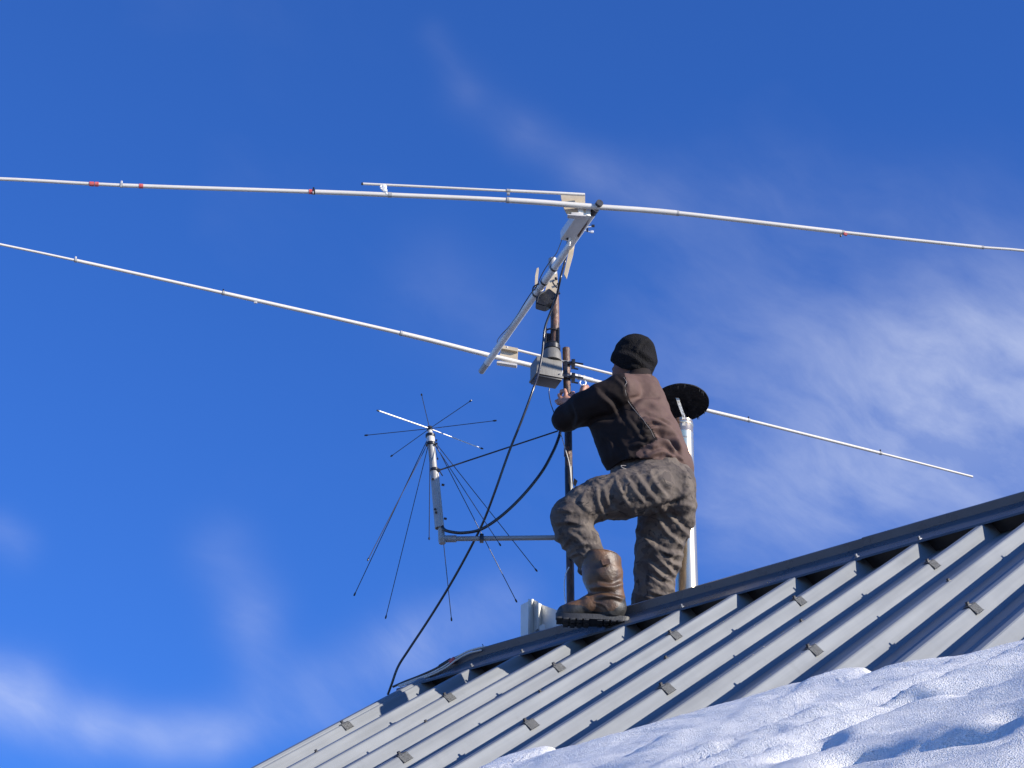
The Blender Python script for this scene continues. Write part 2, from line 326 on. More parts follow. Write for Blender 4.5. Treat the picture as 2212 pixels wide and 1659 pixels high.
# ground
GZ = -1.6
gx = np.linspace(-400, 400, 81)
gv = [(x, y, GZ + 0.5 * mnoise.noise(Vector((x * .05, y * .05, 0))) * min(1, (abs(x) + abs(y - 9)) / 60)) for y in gx for x in gx]
gf = [(j * 81 + i, j * 81 + i + 1, (j + 1) * 81 + i + 1, (j + 1) * 81 + i) for j in range(80) for i in range(80)]
g = mesh('ground', gv, gf, mat('winter_ground', (0.10, 0.09, 0.075), 0.9, col2=(0.62, 0.62, 0.62), vscale=0.35, thresh=(0.42, 0.58), bump=0.3, bscale=20), None, True); tag(g, 'patchy winter ground around the house', kind='structure')

house = thing('house', (float(P0[0]), float(P0[1]) + 2, GZ), 'house with a grey trapezoidal steel roof the man is working on', 'house')

def rib_profile(k0, k1):
    """(s,h) outline of trapezoidal sheet; crest corner facing right at s=k*SP"""
    pr = []
    cw, run, hh, e = 0.034, 0.031, -0.066, 0.0035
    for k in range(k0, k1):
        s = k * SP
        pr += [(s - cw - run, hh), (s - cw - e * .3, -e), (s - cw + e, 0), (s - e, 0), (s + e * .5, -e), (s + run, hh)]
        pr += [(s + run + .060, hh), (s + run + .070, hh + .003), (s + run + .080, hh)]
        pr += [(s + run + .130, hh), (s + run + .140, hh + .003), (s + run + .150, hh)]
    return pr
def sheet(k0, k1, far=False):
    pr = rib_profile(k0, k1)
    pr.append((k1 * SP - .034 - .031 , -.066))
    ds = np.linspace(-0.12, EAVE, 12); v = []; f = []
    for d in ds:
        for (s, h) in pr:
            dh = 0.0012 * math.sin(d * 2.1 + k0) 
            if not far: v.append(RL(s, d, h + dh))
            else:
                q = RL(s, d, h + dh); back = (q - P0) @ HH; v.append(q - HH * (2 * back + 2 * RC))
    n = len(pr)
    for j in range(len(ds) - 1):
        for i in range(n - 1): f.append((j * n + i, j * n + i + 1, (j + 1) * n + i + 1, (j + 1) * n + i))
    return mesh('roof_sheet', v, f, M['roof'], house, True, 20)
for k in range(-5, 24, 3):
    sheet(k, k + 3)
for k in range(-5, 24, 3):
    sheet(k, k + 3, True)
# verge flashing on the left gable
vv = []; prof = [(S0 - .012, -.22), (S0 - .012, .002), (S0 - .004, .012), (S0 + .03, .012), (S0 + .036, .004), (S0 + .066, -.066)]
for far in (0, 1):
    vv = []
    for d in (-0.12 if far else -0.06, EAVE + .02):
        for s, h in prof:
            q = RL(s, d, h)
            if far: q = q - HH * (2 * ((q - P0) @ HH) + 2 * RC)
            vv.append(q)
    n = len(prof)
    o = mesh('verge_trim', vv, [(i, i + 1, n + i + 1, n + i) for i in range(n - 1)], M['cap'] if far else M['roof'], house)
    sm = o.modifiers.new('t', 'SOLIDIFY'); sm.thickness = 0.0015

# ridge cap in lapped lengths
def droop(s):
    t = min(1, max(0, (-1.22 - s) / .42)); return t * t * (3 - 2 * t)
def cap_len(s0, s1, lift):
    a = math.radians(45); w = 0.150
    prof = [(0.004, -0.012), (0.0, 0.004), (0, 0.004)]
    fl = [(0 - math.cos(a) * w * t, 0.004 + math.sin(a) * w * t) for t in (0, .5, 1)]
    x1, z1 = fl[-1]
    top = [(x1 + .012, z1 + .034), (x1 + .004, z1 + .042), (-RC, z1 + .048)]
    half = [(0.005, -0.008), (0.004, 0.003)] + fl + top
    full = half + [(-2 * RC - x, z) for x, z in half[::-1][1:]]
    v = []; f = []; n = len(full); ss = np.linspace(s0, s1, 26)
    for s in ss:
        for x, z in full:
            w_ = 0.0008 * mnoise.noise(Vector((s * 3, x * 9, lift)))
            v.append(P0 + RR * s + HH * (x + w_) + Z * ((z + lift + w_ * .6) * (1 - (.42 * droop(s) if z > .01 else 0))))
    for j in range(len(ss) - 1):
        for i in range(n - 1): f.append((j * n + i, (j + 1) * n + i, (j + 1) * n + i + 1, j * n + i + 1))
    o = mesh('ridge_cap', v, f, M['cap'], house, False)
    sm = o.modifiers.new('t', 'SOLIDIFY'); sm.thickness = 0.0012
    return o
s_join = ridge_at(1868)
caps = [cap_len(-1.66, s_join + .04, 0.0), cap_len(s_join, s_join + 2.4, 0.0035), cap_len(s_join + 2.36, S1, 0.0)]
# closing plate of the cap at the gable
a50 = math.radians(45)
ep = [P0 + RR * -1.66 + HH * x + Z * (z * .58 if z > .01 else z) for x, z in [(0, .0), (-math.cos(a50) * .150, .108), (-math.cos(a50) * .150 - .01, .155), (-2 * RC + math.cos(a50) * .150 + .01, .155), (-2 * RC + math.cos(a50) * .150, .108), (-2 * RC, 0), (-RC, .08)]]
prism('cap_end_plate', ep, -RR * .002, M['cap'], house)
# foam closures under the cap: dark plates between the ribs
for side in (0,):
    v = []; f = []
    for k in range(-5, 24):
        s = k * SP; pts = [(s + .004, -.004), (s + .030, -.0655), (s + SP - .064, -.0655), (s + SP - .036, -.004)]
        b = len(v)
        for (a_, h) in pts: v.append(RL(a_, -.075, h))
        v.append(RL(s + SP - .036, -.075, .010)); v.append(RL(s + .004, -.075, .010)); f.append((b, b + 1, b + 2, b + 3, b + 4, b + 5))
    o = mesh('foam_closure', v, f, M['black'], house)
# screws on the flange above each rib crest, and snow guards in two rows
def screw_bm(c, ax, r=0.008, h=0.008):
    ax = unit(ax); bm = bmesh.new(); sweep(bm, [c, c + ax * .002, c + ax * .0021, c + ax * h, c + ax * (h + .001)], [r * 1.45, r * 1.4, r * .85, r * .85, r * .6], 6); return bm
fn = unit(math.sin(a50) * HH + math.cos(a50) * Z)
scm = None
for k in (-4, -3, -1, 0, 2, 3, 4, 5, 7, 9, 11):
    j = 1 if (s_join < k * SP) else 0
    if k in (-4, -3, 0, 3, 4, 7, 9, 11):
        c = P0 + RR * (k * SP + .005 + rng.normal(0, .004)) - HH * .006 + Z * .012 + fn * (.002 + .0035 * j)
        bmo('screw', screw_bm(c, fn, 0.0085, .014), M['screw'], caps[j])
def guard(s, d):
    """bent steel tab screwed to the crest and folded down over the sunny flank of the rib"""
    p = RL(s - .016, d - .03, 0.003); bm = bmesh.new(); w = .062
    wd = unit(np.array([.031, -.066])); nn = np.array([.066, .031]) / np.hypot(.066, .031) * .005
    pr = [(s - .030, .003), (s - .002, .004), (s + .003, .001), (s + .002 + nn[0] + wd[0] * .033, nn[1] + wd[1] * .033), (s + .003 + nn[0] * 1.5 + wd[0] * .035, nn[1] * 1.5 + wd[1] * .035)]
    fr = [bm.verts.new(tuple(RL(a, d - w / 2, b))) for a, b in pr]; bk = [bm.verts.new(tuple(RL(a, d + w / 2, b))) for a, b in pr]
    for i in range(4): bm.faces.new((fr[i], fr[i + 1], bk[i + 1], bk[i]))
    bmesh.ops.solidify(bm, geom=list(bm.faces), thickness=.002)
    g_ = bmo('snow_guard', bm, M['guard'], house)
    bmo('screw', screw_bm(RL(s - .014, d, .004), NN, .009, .011), M['dark_screw'], g_)
    return g_
M['dark_screw'] = mat('dark_screw', (0.06, 0.06, 0.065), 0.45, 0.3, col2=(0.03, 0.03, 0.035), vscale=120)
A1, A2 = 0.684, 1.960
for k in range(-5, 24):
    kk = k + 3
    if kk % 2 == 0:
        guard(k * SP, A1)
        guard(k * SP, A2)
        guard(k * SP, A2 + (A2 - A1))
    elif k < 12:
        bmo('screw', screw_bm(RL(k * SP - .012, (A1 + A2) / 2 + rng.normal(0, .02), .0), NN, .008, .010), M['dark_screw'], house)

# walls below the roof
dep = HH * (EAVE - .35) * math.cos(PIT); zt = (RL(0, EAVE - .35, -.3))[2]; zr = (P0 + Z * (RC * math.tan(PIT) - .28))[2]
for sgn in (0, 1):
    def wp(s, back, z):
        q = P0 + RR * s + HH * back; q = np.array(q); q[2] = z; return q
    bk = (EAVE - .35) * math.cos(PIT) if not sgn else -(EAVE - .35) * math.cos(PIT) - 2 * RC
    prism('wall', [wp(S0 + .2, bk, GZ - .3), wp(S1 - .2, bk, GZ - .3), wp(S1 - .2, bk, zt), wp(S0 + .2, bk, zt)], -HH * (.25 if not sgn else -.25), M['wall'], house)
    s_ = S0 + .2 if not sgn else S1 - .2; f_ = (EAVE - .35) * math.cos(PIT) - .252
    prism('wall', [wp(s_, f_, GZ - .3), wp(s_, -f_ - 2 * RC, GZ - .3), wp(s_, -f_ - 2 * RC, zt), wp(s_, -RC, zr - .05), wp(s_, f_, zt)], RR * (.25 if not sgn else -.25), M['wall'], house)

# ------------------------------------------------------------------ snow lying on the lower roof
def build_snow():
    edge = [(1054, 1663), (1100, 1646), (1146, 1634), (1185, 1629), (1232, 1621), (1319, 1596), (1395, 1579), (1503, 1547), (1584, 1523), (1665, 1504), (1751, 1477), (1827, 1461), (1908, 1453), (2005, 1431), (2103, 1415), (2212, 1390)]
    sd_ = np.array([ray_roof(a, b, -0.015) for a, b in edge]); o = np.argsort(sd_[:, 0]); es, ed = sd_[o, 0], sd_[o, 1]
    sa = ed[-1] - ed[-2]; es = np.append(es, [es[-1] + 1.5, es[-1] + 5]); ed = np.append(ed, [ed[-1] - .1, ed[-1] - .1])
    es = np.insert(es, 0, [es[0] - 2.0]); ed = np.insert(ed, 0, [ed[0] + 1.2])
    # wind-scoured hollows: (picture ends used only to find the spot on the roof, depth, half width)
    pits = []
    for (x0_, y0_, x1_, y1_, dp, hw) in [(1810, 1522, 1950, 1478, .030, .05), (1765, 1584, 1890, 1526, .048, .055), (1985, 1560, 2100, 1530, .028, .05), (1850, 1655, 2130, 1600, .042, .06), (2090, 1472, 2230, 1425, .028, .05), (1700, 1640, 1775, 1600, .030, .045), (1590, 1590, 1660, 1565, .018, .045), (1480, 1640, 1560, 1612, .02, .045), (2190, 1560, 2280, 1535, .03, .05), (1960, 1500, 2060, 1470, .018, .05)]:
        pits.append((np.array(ray_roof(x0_, y0_, .10)), np.array(ray_roof(x1_, y1_, .10)), dp, hw))
    ss = np.arange(S0 + .02, S1, 0.022); n = 170; nv = []; cols = len(ss)
    tt = np.linspace(0, 1, n) ** 1.5
    for s in ss:
        de = float(np.interp(s, es, ed)); ph = (s / SP) % 1.0
        u0, u1 = .09, .80
        inpan = max(0.0, min(1, (ph - .07) / .05)) * max(0.0, min(1, (.84 - ph) / .08))
        kk = int(math.floor(s / SP))
        tong = {bump_a: .09, bump_b: .07}.get(kk, 0.0) * max(0.0, min(1, (ph - .05) / .08)) * max(0.0, min(1, (.75 - ph) / .2))
        de += -tong + .035 * mnoise.noise(Vector((s * 1.5, 0, 3))) + .02 * mnoise.noise(Vector((s * 6, 0, 3)))
        de = min(de, EAVE - .1)
        for t in tt:
            d = de + t * (EAVE + .12 - de); q = d - de
            th = .070 * (1 - math.exp(-q / .04)) + .03 * (1 - math.exp(-q / .4)) + .05 * min(q, 3.0)
            th *= 1 if q > 0 else 0
            und = .050 * mnoise.noise(Vector((s * .55 + d * .25 + 3, d * 1.5 - s * .2, 1))) + .030 * mnoise.noise(Vector((s * 1.1 + 7, d * 3.4 + s * .3, 5)))
            und += .016 * mnoise.noise(Vector((s * 3.2, d * 9 + s * .8, 9))) + .0095 * mnoise.noise(Vector((s * 9, d * 26, 2))) + .0045 * mnoise.noise(Vector((s * 34, d * 60, 4)))
            aa = .72 * s + .69 * d; bb = -.69 * s + .72 * d
            w_ = aa / .42 + 1.3 * mnoise.noise(Vector((aa * .9, bb * .45, 21))) + .5 * mnoise.noise(Vector((aa * 2.2, bb * 1.2, 27))); fr = w_ - math.floor(w_)
            g_ = fr / .74 * .5 if fr < .74 else .5 + (fr - .74) / .26 * .5
            amp = .052 * min(1, max(.10, .45 + 1.1 * mnoise.noise(Vector((aa * 1.1, bb * .8, 33)))))
            und = und * .6 + amp * .5 * (math.cos(2 * math.pi * g_) + .2)
            und *= min(1, q / .30) * .92 + .08
            h = -.066 + th + max(und, -th * .55)
            for (pa, pb, dp, hw) in pits:
                if abs(s - pa[0]) > 1.6 and abs(s - pb[0]) > 1.6: continue
                ab_ = pb - pa; t_ = ((s - pa[0]) * ab_[0] + (d - pa[1]) * ab_[1]) / (ab_ @ ab_); tc_ = min(1, max(0, t_))
                dx_, dy_ = s - pa[0] - tc_ * ab_[0], d - pa[1] - tc_ * ab_[1]; dd_ = math.hypot(dx_, dy_)
                if dd_ < hw * 3: h -= dp * math.exp(-(dd_ / hw) ** 2) * (1 + .5 * mnoise.noise(Vector((s * 7, d * 7, 40))))
            lo_ = min(1, max(0, (q - .04) / .2)); h = max(h, -.066 + .080 * lo_ * lo_ * (3 - 2 * lo_) + .3 * und * lo_)
            nv.append(RL(s, d, h))
    nf = [(i * n + j, i * n + j + 1, (i + 1) * n + j + 1, (i + 1) * n + j) for i in range(cols - 1) for j in range(n - 1)]
    o = mesh('roof_snow', nv, nf, M['snow'], None, True)
    tag(o, 'sparkling windblown snow covering the lower part of the roof', kind='stuff')
bump_a = int(math.floor(ray_roof(1300, 1590, -.04)[0] / SP)); bump_b = int(math.floor(ray_roof(1905, 1442, -.04)[0] / SP))
build_snow()

# ------------------------------------------------------------------ flue
cy = ridge_y(1481) + .42
def build_flue():
    cz = P(1485, 1285, cy); top = P(1478, 912, cy); top[0] = cz[0]; 
    r = 24.5 * MPX * 1.02
    t = thing('flue_pipe', cz - Z * .3, 'shiny stainless flue pipe with sooty rain cap behind the man', 'chimney')
    base = cz - Z * .45
    # segments with rolled seams
    z0, z1 = base[2], top[2]; seams = [z1 - .075]
    pts = [base, np.array([cz[0], cy, z1])]
    bm = bmesh.new(); zs = [z0, z1 - .082, z1 - .078, z1 - .070, z1 - .066, z1]; rs = [r, r, r * 1.03, r * 1.03, r, r]
    sweep(bm, [np.array([cz[0], cy, z]) for z in zs], rs, 48, hollow=.96); bmo('pipe', bm, M['chrome'], t, True, 60)
    for zz, hh_, rr in ((z1 - .022, .010, 1.05), (z1 - .115, .005, 1.025)):
        tube('seam_band', [np.array([cz[0], cy, zz - hh_]), np.array([cz[0], cy, zz - hh_ * .6]), np.array([cz[0], cy, zz + hh_ * .6]), np.array([cz[0], cy, zz + hh_])], [r * 1.005, r * rr, r * rr, r * 1.005], M['chrome'], t, 48)
    tube('flashing_collar', [cz - Z * .45, cz - Z * .16, cz - Z * .10], [r * 1.7, r * 1.3, r * 1.08], M['cap'], t, 40)
    # rain cap: shallow cone seen from below
    cr = 65.0 * MPX * 1.02; cc = P(1478, 869, cy); cc[0] = cz[0] - .002
    tilt = unit(Z + X * .03 + Y * .20); u = unit(np.cross(tilt, X)); v = np.cross(tilt, u); bm = bmesh.new(); seg = 64
    prof = [(1.0, -.004), (1.0, .003), (.5, .030), (.02, .055)]; inner = [(1.0, -.004), (.97, -.001), (.5, .022), (.02, .04)]
    rings = []
    for pr_ in (prof, inner):
        rg = []
        for (q, h) in pr_:
            ring = []
            for k in range(seg):
                a = 2 * math.pi * k / seg; wob = (1 + .012 * mnoise.noise(Vector((math.cos(a) * 3, math.sin(a) * 3, 1)))) if q > .9 else 1
                lump = -.012 * max(0, mnoise.noise(Vector((math.cos(a) * q * 5, math.sin(a) * q * 5, 7)))) if pr_ is inner and .3 < q < .99 else 0
                ring.append(bm.verts.new(tuple(cc + (u * math.cos(a) + v * math.sin(a)) * cr * q * wob + tilt * (h + lump))))
            rg.append(ring)
        for i in range(3):
            for k in range(seg): bm.faces.new((rg[i][k], rg[i][(k + 1) % seg], rg[i + 1][(k + 1) % seg], rg[i + 1][k]))
        bm.faces.new(rg[3])
    bmesh.ops.remove_doubles(bm, verts=bm.verts, dist=.0003)
    cap = bmo('rain_cap', bm, M['soot'], t, True, 50)
    # tar drips hanging from the rim
    for k in range(22):
        a = rng.uniform(0, 2 * math.pi); q = rng.uniform(.9, .99)
        p_ = cc + (u * math.cos(a) + v * math.sin(a)) * cr * q - tilt * .003
        tube('tar_drip', [p_, p_ - Z * rng.uniform(.004, .012), p_ - Z * rng.uniform(.014, .028)], [.004, .003, .0008], M['soot'], cap, 6)
    # straps
    ztop = np.array([cz[0], cy, z1])
    for a, w in ((math.radians(-88), 1), (math.radians(30), 1), (math.radians(150), 1)):
        dr = np.array([math.cos(a), math.sin(a), 0]); tn = np.array([-dr[1], dr[0], 0])
        pts_ = [ztop + dr * r * 1.0 - Z * .05, ztop + dr * r * 1.04 + Z * .01, ztop + dr * r * 1.15 + Z * .04 - X * .012, ztop + dr * r * 1.2 + Z * .105 - X * .030]
        bm = bmesh.new(); fr = [bm.verts.new(tuple(q - tn * .008)) for q in pts_]; bk = [bm.verts.new(tuple(q + tn * .008)) for q in pts_]
        for i in range(3): bm.faces.new((fr[i], fr[i + 1], bk[i + 1], bk[i]))
        bmesh.ops.solidify(bm, geom=list(bm.faces), thickness=.002)
        bmo('strap', bm, M['strap'] if a < 0 else M['soot'], t)
M['strap'] = mat('stained_galvanised_strap', (0.85, 0.84, 0.78), 0.5, 0.0, col2=(0.10, 0.10, 0.10), vscale=90, thresh=(0.52, 0.66))
build_flue()

# ------------------------------------------------------------------ masts and antennas
MY = ridge_y(1229) + .14
def lower_mast():
    t = thing('support_mast', P(1233, 1340, MY), 'dark rusty steel pipe rising from the ridge beside the boot', 'mast')
    top = P(1223, 753, MY); bot = P(1233, 1375, MY)
    tube('pole', [bot, P(1232.3, 1290, MY), P(1231.5, 1215, MY)], .0198, M['rust'], t, 20)
    tube('pole', [P(1231.5, 1215, MY), P(1229, 1040, MY), P(1227, 900, MY), P(1224.5, 820, MY)], .0196, M['rustdark'], t, 20)
    tube('pole', [P(1224.5, 820, MY), top], .0199, M['rust'], t, 20, hollow=.85)
    tube('tape_wrap', [P(1228.6, 1010, MY), P(1229.6, 1075, MY)], .0212, M['black'], t, 20)
    tube('tape_wrap', [P(1226.9, 985, MY), P(1226.7, 968, MY)], .0207, M['rust'], t, 20)
    c = P(1240, 1040, MY); prism('clip', [c + X * .0 + Z * .02, c + X * .018 + Z * .004, c + X * .006 - Z * .03, c - X * .004 - Z * .01], Y * .012, M['black'], t)
lower_mast()
BY = MY - .03; BX = 1187
def rotator():
    t = thing('antenna_rotator', P(1185, 830, BY), 'grey box shaped antenna rotator clamped to the rusty pole', 'rotator')
    # housing: boxy body with a rounded left end and tapering underside
    zt = P(1187, 778, BY)[2]; zb = P(1187, 826, BY)[2]
    x0 = P(1146, 800, BY)[0]; x1 = P(1213, 800, BY)[0]; y0 = BY - .075; y1 = BY + .075
    def ring(z, inset, drop=0.0):
        out = []; xl, xr = x0 + inset, x1 - inset * .4
        r = .05
        for a in np.linspace(math.pi, 1.5 * math.pi, 7): out.append(np.array([xl + r + r * math.cos(a), y0 + inset + r + r * math.sin(a), z]))
        for a in np.linspace(1.5 * math.pi, 2 * math.pi, 4): out.append(np.array([xr - .012 + .012 * math.cos(a), y0 + inset * .6 + .012 + .012 * math.sin(a), z]))
        for a in np.linspace(0, .5 * math.pi, 4): out.append(np.array([xr - .02 + .02 * math.cos(a), y1 - inset - .02 + .02 * math.sin(a), z]))
        for a in np.linspace(.5 * math.pi, math.pi, 6): out.append(np.array([xl + r + r * math.cos(a), y1 - inset - r + r * math.sin(a), z]))
        return out
    e1 = np.array([.137, .045, 0]); e2 = np.array([-.034, .098, 0]); e3 = Z * .106
    c0 = P(1159, 806, BY - .065); cen = c0 + e1 / 2 + e2 / 2 + e3 / 2; l1, l2 = np.linalg.norm(e1), np.linalg.norm(e2)
    box('housing', cen, e1 / l1, e2 / l2, Z, l1 / 2, l2 / 2, .053, M['housing'], t, .010)
    box('housing_rim', cen - Z * .049, e1 / l1, e2 / l2, Z, l1 / 2 + .003, l2 / 2 + .003, .006, M['housing'], t, .002)
    box('shaded_base', cen - Z * .059, e1 / l1, e2 / l2, Z, l1 / 2 - .004, l2 / 2 - .004, .006, M['black'], t, .002)  # black plate colours in the shade under the housing
    for q in (.12, .88):
        b_ = c0 + e1 * q - e2 / l2 * .004 + Z * .02; tube('cover_screw', [b_, b_ - e2 / l2 * .003], .004, M['screw'], t, 8)
    # turret and mast cradle
    xc = P(1192, 770, BY)[0]
    def at(px, py): return P(px, py, BY)
    zz = [at(1192, 782)[2], at(1192, 772)[2], at(1192, 764)[2], at(1192, 758)[2], at(1192, 752)[2]]
    tube('turret', [np.array([xc, BY, z]) for z in zz], [.052, .050, .048, .040, .034], M['housing'], t, 32)
    tube('collar', [np.array([xc, BY, at(1192, 757)[2]]), np.array([xc, BY, at(1192, 748)[2]])], .045, M['black'], t, 24)
    # cradle: half shell behind the upper mast with two saddle clamps
    bm = bmesh.new(); zc0, zc1 = at(1190, 752)[2], at(1190, 713)[2]
    for sx in (-1, 1):
        c = np.array([xc + sx * .034, BY + .004, (zc0 + zc1) / 2]); add_box(bm, c, X, Y, Z, .006, .032, (zc1 - zc0) / 2, .002)
    add_box(bm, np.array([xc, BY + .036, (zc0 + zc1) / 2]), X, Y, Z, .036, .006, (zc1 - zc0) / 2, .002)
    bmo('cradle', bm, M['black'], t, True, 40)
    for py in (717, 744):
        z = at(1190, py)[2]; bm = bmesh.new()
        pts = [np.array([xc + .034 * math.cos(a), BY + .028 * math.sin(a) - .004, z]) for a in np.linspace(math.pi, 2 * math.pi, 12)]
        sweep(bm, [pts[0] + Y * .04] + pts + [pts[-1] + Y * .04], .0045, 8); bmo('saddle_clamp', bm, M['black'], t, True)
    # clamp to the pole: U bolts and toothed jaws with bolt ends sticking out to the right
    for py in (788, 818):
        c = P(1229, py, MY); ub = bmesh.new()
        pts = [np.array([c[0] + .024 * math.sin(a), MY - .024 * math.cos(a), c[2]]) for a in np.linspace(-math.pi / 2, math.pi / 2, 10)]
        sweep(ub, [np.array([x1 - .04, MY - .026, c[2] + .008])] + [c - Y * .026 + Z * .004] + [c - Y * .024 + X * .02 - Z * .002] , .005, 8); bmo('u_bolt', ub, M['alu2'], t, True)
        box('clamp_jaw', c + X * .022 + Z * .002 - Y * .004, X, Y, Z, .010, .034, .012, M['black'], t, .003)
        prism('clamp_tooth', [c + X * -.016 - Y * .03 - Z * .012, c + X * .02 - Y * .03 + Z * .010, c + X * .03 - Y * .03 - Z * .010], Y * .02, M['black'], t)
        for dz, ln in ((.002, .048), (-.034, .022)):
            q = c + X * .026 + Z * dz - Y * .02; tube('bolt', [q, q + X * ln - Z * ln * .18], .0048, M['black'], t, 8)
    box('pole_saddle', P(1222, 803, MY - .005), X, Y, Z, .008, .03, .05, M['black'], t, .002)
rotator()

# upper mast and boom of the beam
UY = BY
def beam():
    t = thing('beam_antenna', P(1193, 755, UY), 'two element rotary beam antenna with long aluminium tubes on a rusty upper mast', 'antenna')
    def A(px, py, y): return P(px, py, y)
    # mast tube
    tube('upper_mast', [A(1197.5, 757, UY), A(1199, 700, UY), A(1198, 640, UY), A(1196, 628, UY)], .0235, M['rust'], t, 24)
    tube('upper_mast', [A(1196, 628, UY), A(1193.5, 560, UY)], .0225, M['alu2'], t, 24, hollow=.85)
    for py in (624, 634): tube('mast_clamp', [A(1198, py, UY), A(1198, py - 5, UY)], .027, M['black'], t, 20)
    # boom: level tube running from far lower left to near upper right in front of the mast
    cz = P(1180, 622, UY - .06)[2]
    near = PZ(1288, 449, cz); far = PZ(1052, 785, cz); bd = unit(near - far)
    tube('boom', [far, near], .0192, M['boom'], t, 28, hollow=.86)
    tube('boom_end_band', [near - bd * .05, near - bd * .004], .0197, M['black'], t, 24, hollow=.93)
    tube('boom_end_band', [far - bd * .002, far + bd * .006], .0198, M['alu2'], t, 24, hollow=.9)
    def onb(px):
        lo, hi = 0.0, 1.0
        for _ in range(40):
            m_ = (lo + hi) / 2
            if proj(far + (near - far) * m_)[0][0] < px: lo = m_
            else: hi = m_
        return far + (near - far) * lo
    for px in (1158, 1166, 1176, 1197):
        c = onb(px); tube('boom_clamp', [c - bd * .006, c + bd * .006], .0218, M['black'] if px != 1166 else M['alu'], t, 20)
    # mast-to-boom bracket: plates with U bolts
    bc = onb(1176); px_ = unit(np.cross(bd, Z))
    prism('bracket_plate', [A(1186, 597, UY - .04), A(1204, 590, UY - .04), A(1206, 632, UY - .04), A(1188, 652, UY - .04), A(1174, 640, UY - .04)], Y * .006, M['beige'], t)
    prism('bracket_block', [A(1158, 640, UY - .045), A(1186, 622, UY - .045), A(1204, 636, UY - .045), A(1190, 655, UY - .045), A(1178, 661, UY - .045), A(1157, 655, UY - .045)], Y * .06, M['black'], t, .004)
    for (a, b) in (((1150, 633), (1166, 612)), ((1160, 652), (1180, 628)), ((1196, 606), (1203, 622))):
        tube('u_bolt', [A(*a, UY - .09), A((a[0] + b[0]) / 2 - 5, (a[1] + b[1]) / 2 - 3, UY - .1), A(*b, UY - .09)], .004, M['black'], t, 8, 6)
    for (a, b) in ((1200, 600), (1205, 612), (1199, 640), (1206, 631)):
        tube('nut', [A(a, b, UY - .05), A(a + 2, b + 4, UY - .05)], .007, M['black'], t, 6)
    # beige blades left and right
    prism('bracket_blade', [A(1154.5, 626, UY - .05), A(1156, 596, UY - .05), A(1159, 580, UY - .05), A(1163, 577, UY - .05), A(1164, 581, UY - .05), A(1162, 600, UY - .05), A(1160, 626, UY - .05)], Y * .008, M['beige'], t, .001)
    yl = near[1] + .35
    prism('bracket_blade', [A(1241, 500, yl), A(1248, 470, yl), A(1243.5, 515, yl), A(1238, 550, yl), A(1231, 575, yl), A(1224, 602, yl), A(1218, 592, yl), A(1226, 555, yl), A(1234, 525, yl)], Y * .008, M['beige'], t, .001)
    # ---- front (driven) element
    fy = near[1] - .02
    def fel(px, py, dy=0): return P(px, py, fy + (px - 1290) / 459 * math.tan(math.radians(11)) + dy)
    fp = [(-420, 372), (0, 386.5), (262, 400.5), (677, 414.5), (838, 421), (1096, 432.5), (1290, 447), (1463, 460.5), (1820, 502), (2122, 534.5), (2212, 541.5), (2650, 588)]
    d_el = bpy.data.objects.new('driven_element', None); C.objects.link(d_el); d_el.parent = t
    secs = [(-420, 262, 4.0), (262, 677, 4.7), (677, 1096, 5.5), (1096, 1463, 6.6), (1463, 1820, 5.4), (1820, 2122, 4.2), (2122, 2650, 3.2)]
    fx = np.array([p[0] for p in fp]); fyy = np.array([p[1] for p in fp])
    cs = catmull([(p[0], p[1], 0) for p in fp], 10)
    def fyv(px): return float(np.interp(px, cs[:, 0], cs[:, 1]))
    for a, b, r in secs:
        xs = np.linspace(a, b, 10); tube('element_tube', [fel(x, fyv(x)) for x in xs], r / 459, M['alu'], d_el, 16)
    for px, r in ((262, 5.6), (1096, 7.2), (1463, 6.8), (1820, 5.6), (2122, 4.4), (677, 6.6)):
        tube('hose_clamp', [fel(px - 2, fyv(px - 2)), fel(px + 3, fyv(px + 3))], r / 459, M['alu2'] if px != 677 else M['black'], d_el, 14)
    for px, dy in ((262, -4), (677, -5)):
        c = fel(px, fyv(px)); box('clamp_screw', c + Z * .012, X, Y, Z, .004, .006, .012, M['alu'] if px == 262 else M['black'], d_el, .001)
        box('clamp_screw', c - Z * .012 + Y * -.01, X, Y, Z, .003, .005, .006, M['alu2'], d_el, .001)
    for a, b in ((283 - 90, 203), (205, 213), (300, 309), (667, 675)):
        tube('red_tape', [fel(a, fyv(a)), fel(b, fyv(b))], 5.4 / 459 if a < 600 else 5.7 / 459, M['red'], d_el, 12)
    c = fel(1822, fyv(1822)); prism('red_tape', [c - Z * .004, c + X * .018 - Z * .010, c + X * .016 - Z * .022, c - Z * .018], -Y * .006 - Y * .004, M['red'], d_el)
    c = fel(1816, fyv(1816) + 6); tube('clamp_screw', [c, c - Z * .01], .005, M['black'], d_el, 6)
    tube('seam_band', [fel(838, fyv(838)), fel(846, fyv(846))], 6.3 / 459, M['alu2'], d_el, 14)
    # clamp of element to the boom end
    ec = fel(1284, fyv(1284))
    # matching rod above the element
    def g(px, py): return fel(px, py, -.01)
    rod = bpy.data.objects.new('matching_rod', None); C.objects.link(rod); rod.parent = t
    tube('rod_tube', [g(782, 397), g(940, 404.5), g(1098, 412.5)], 2.9 / 459, M['alu'], rod, 12)
    tube('rod_tube', [g(1098, 412), g(1180, 416), g(1263, 420.5)], 3.7 / 459, M['alu'], rod, 12)
    tube('rod_end', [g(780.5, 397), g(784, 397.2)], 3.2 / 459, M['black'], rod, 10)
    tube('rod_clamp', [g(1094, 412), g(1102, 412.6)], 4.6 / 459, M['alu2'], rod, 10)
    box('rod_clamp', g(1098, 419), X, Y, Z, .007, .006, .006, M['alu2'], rod, .001)
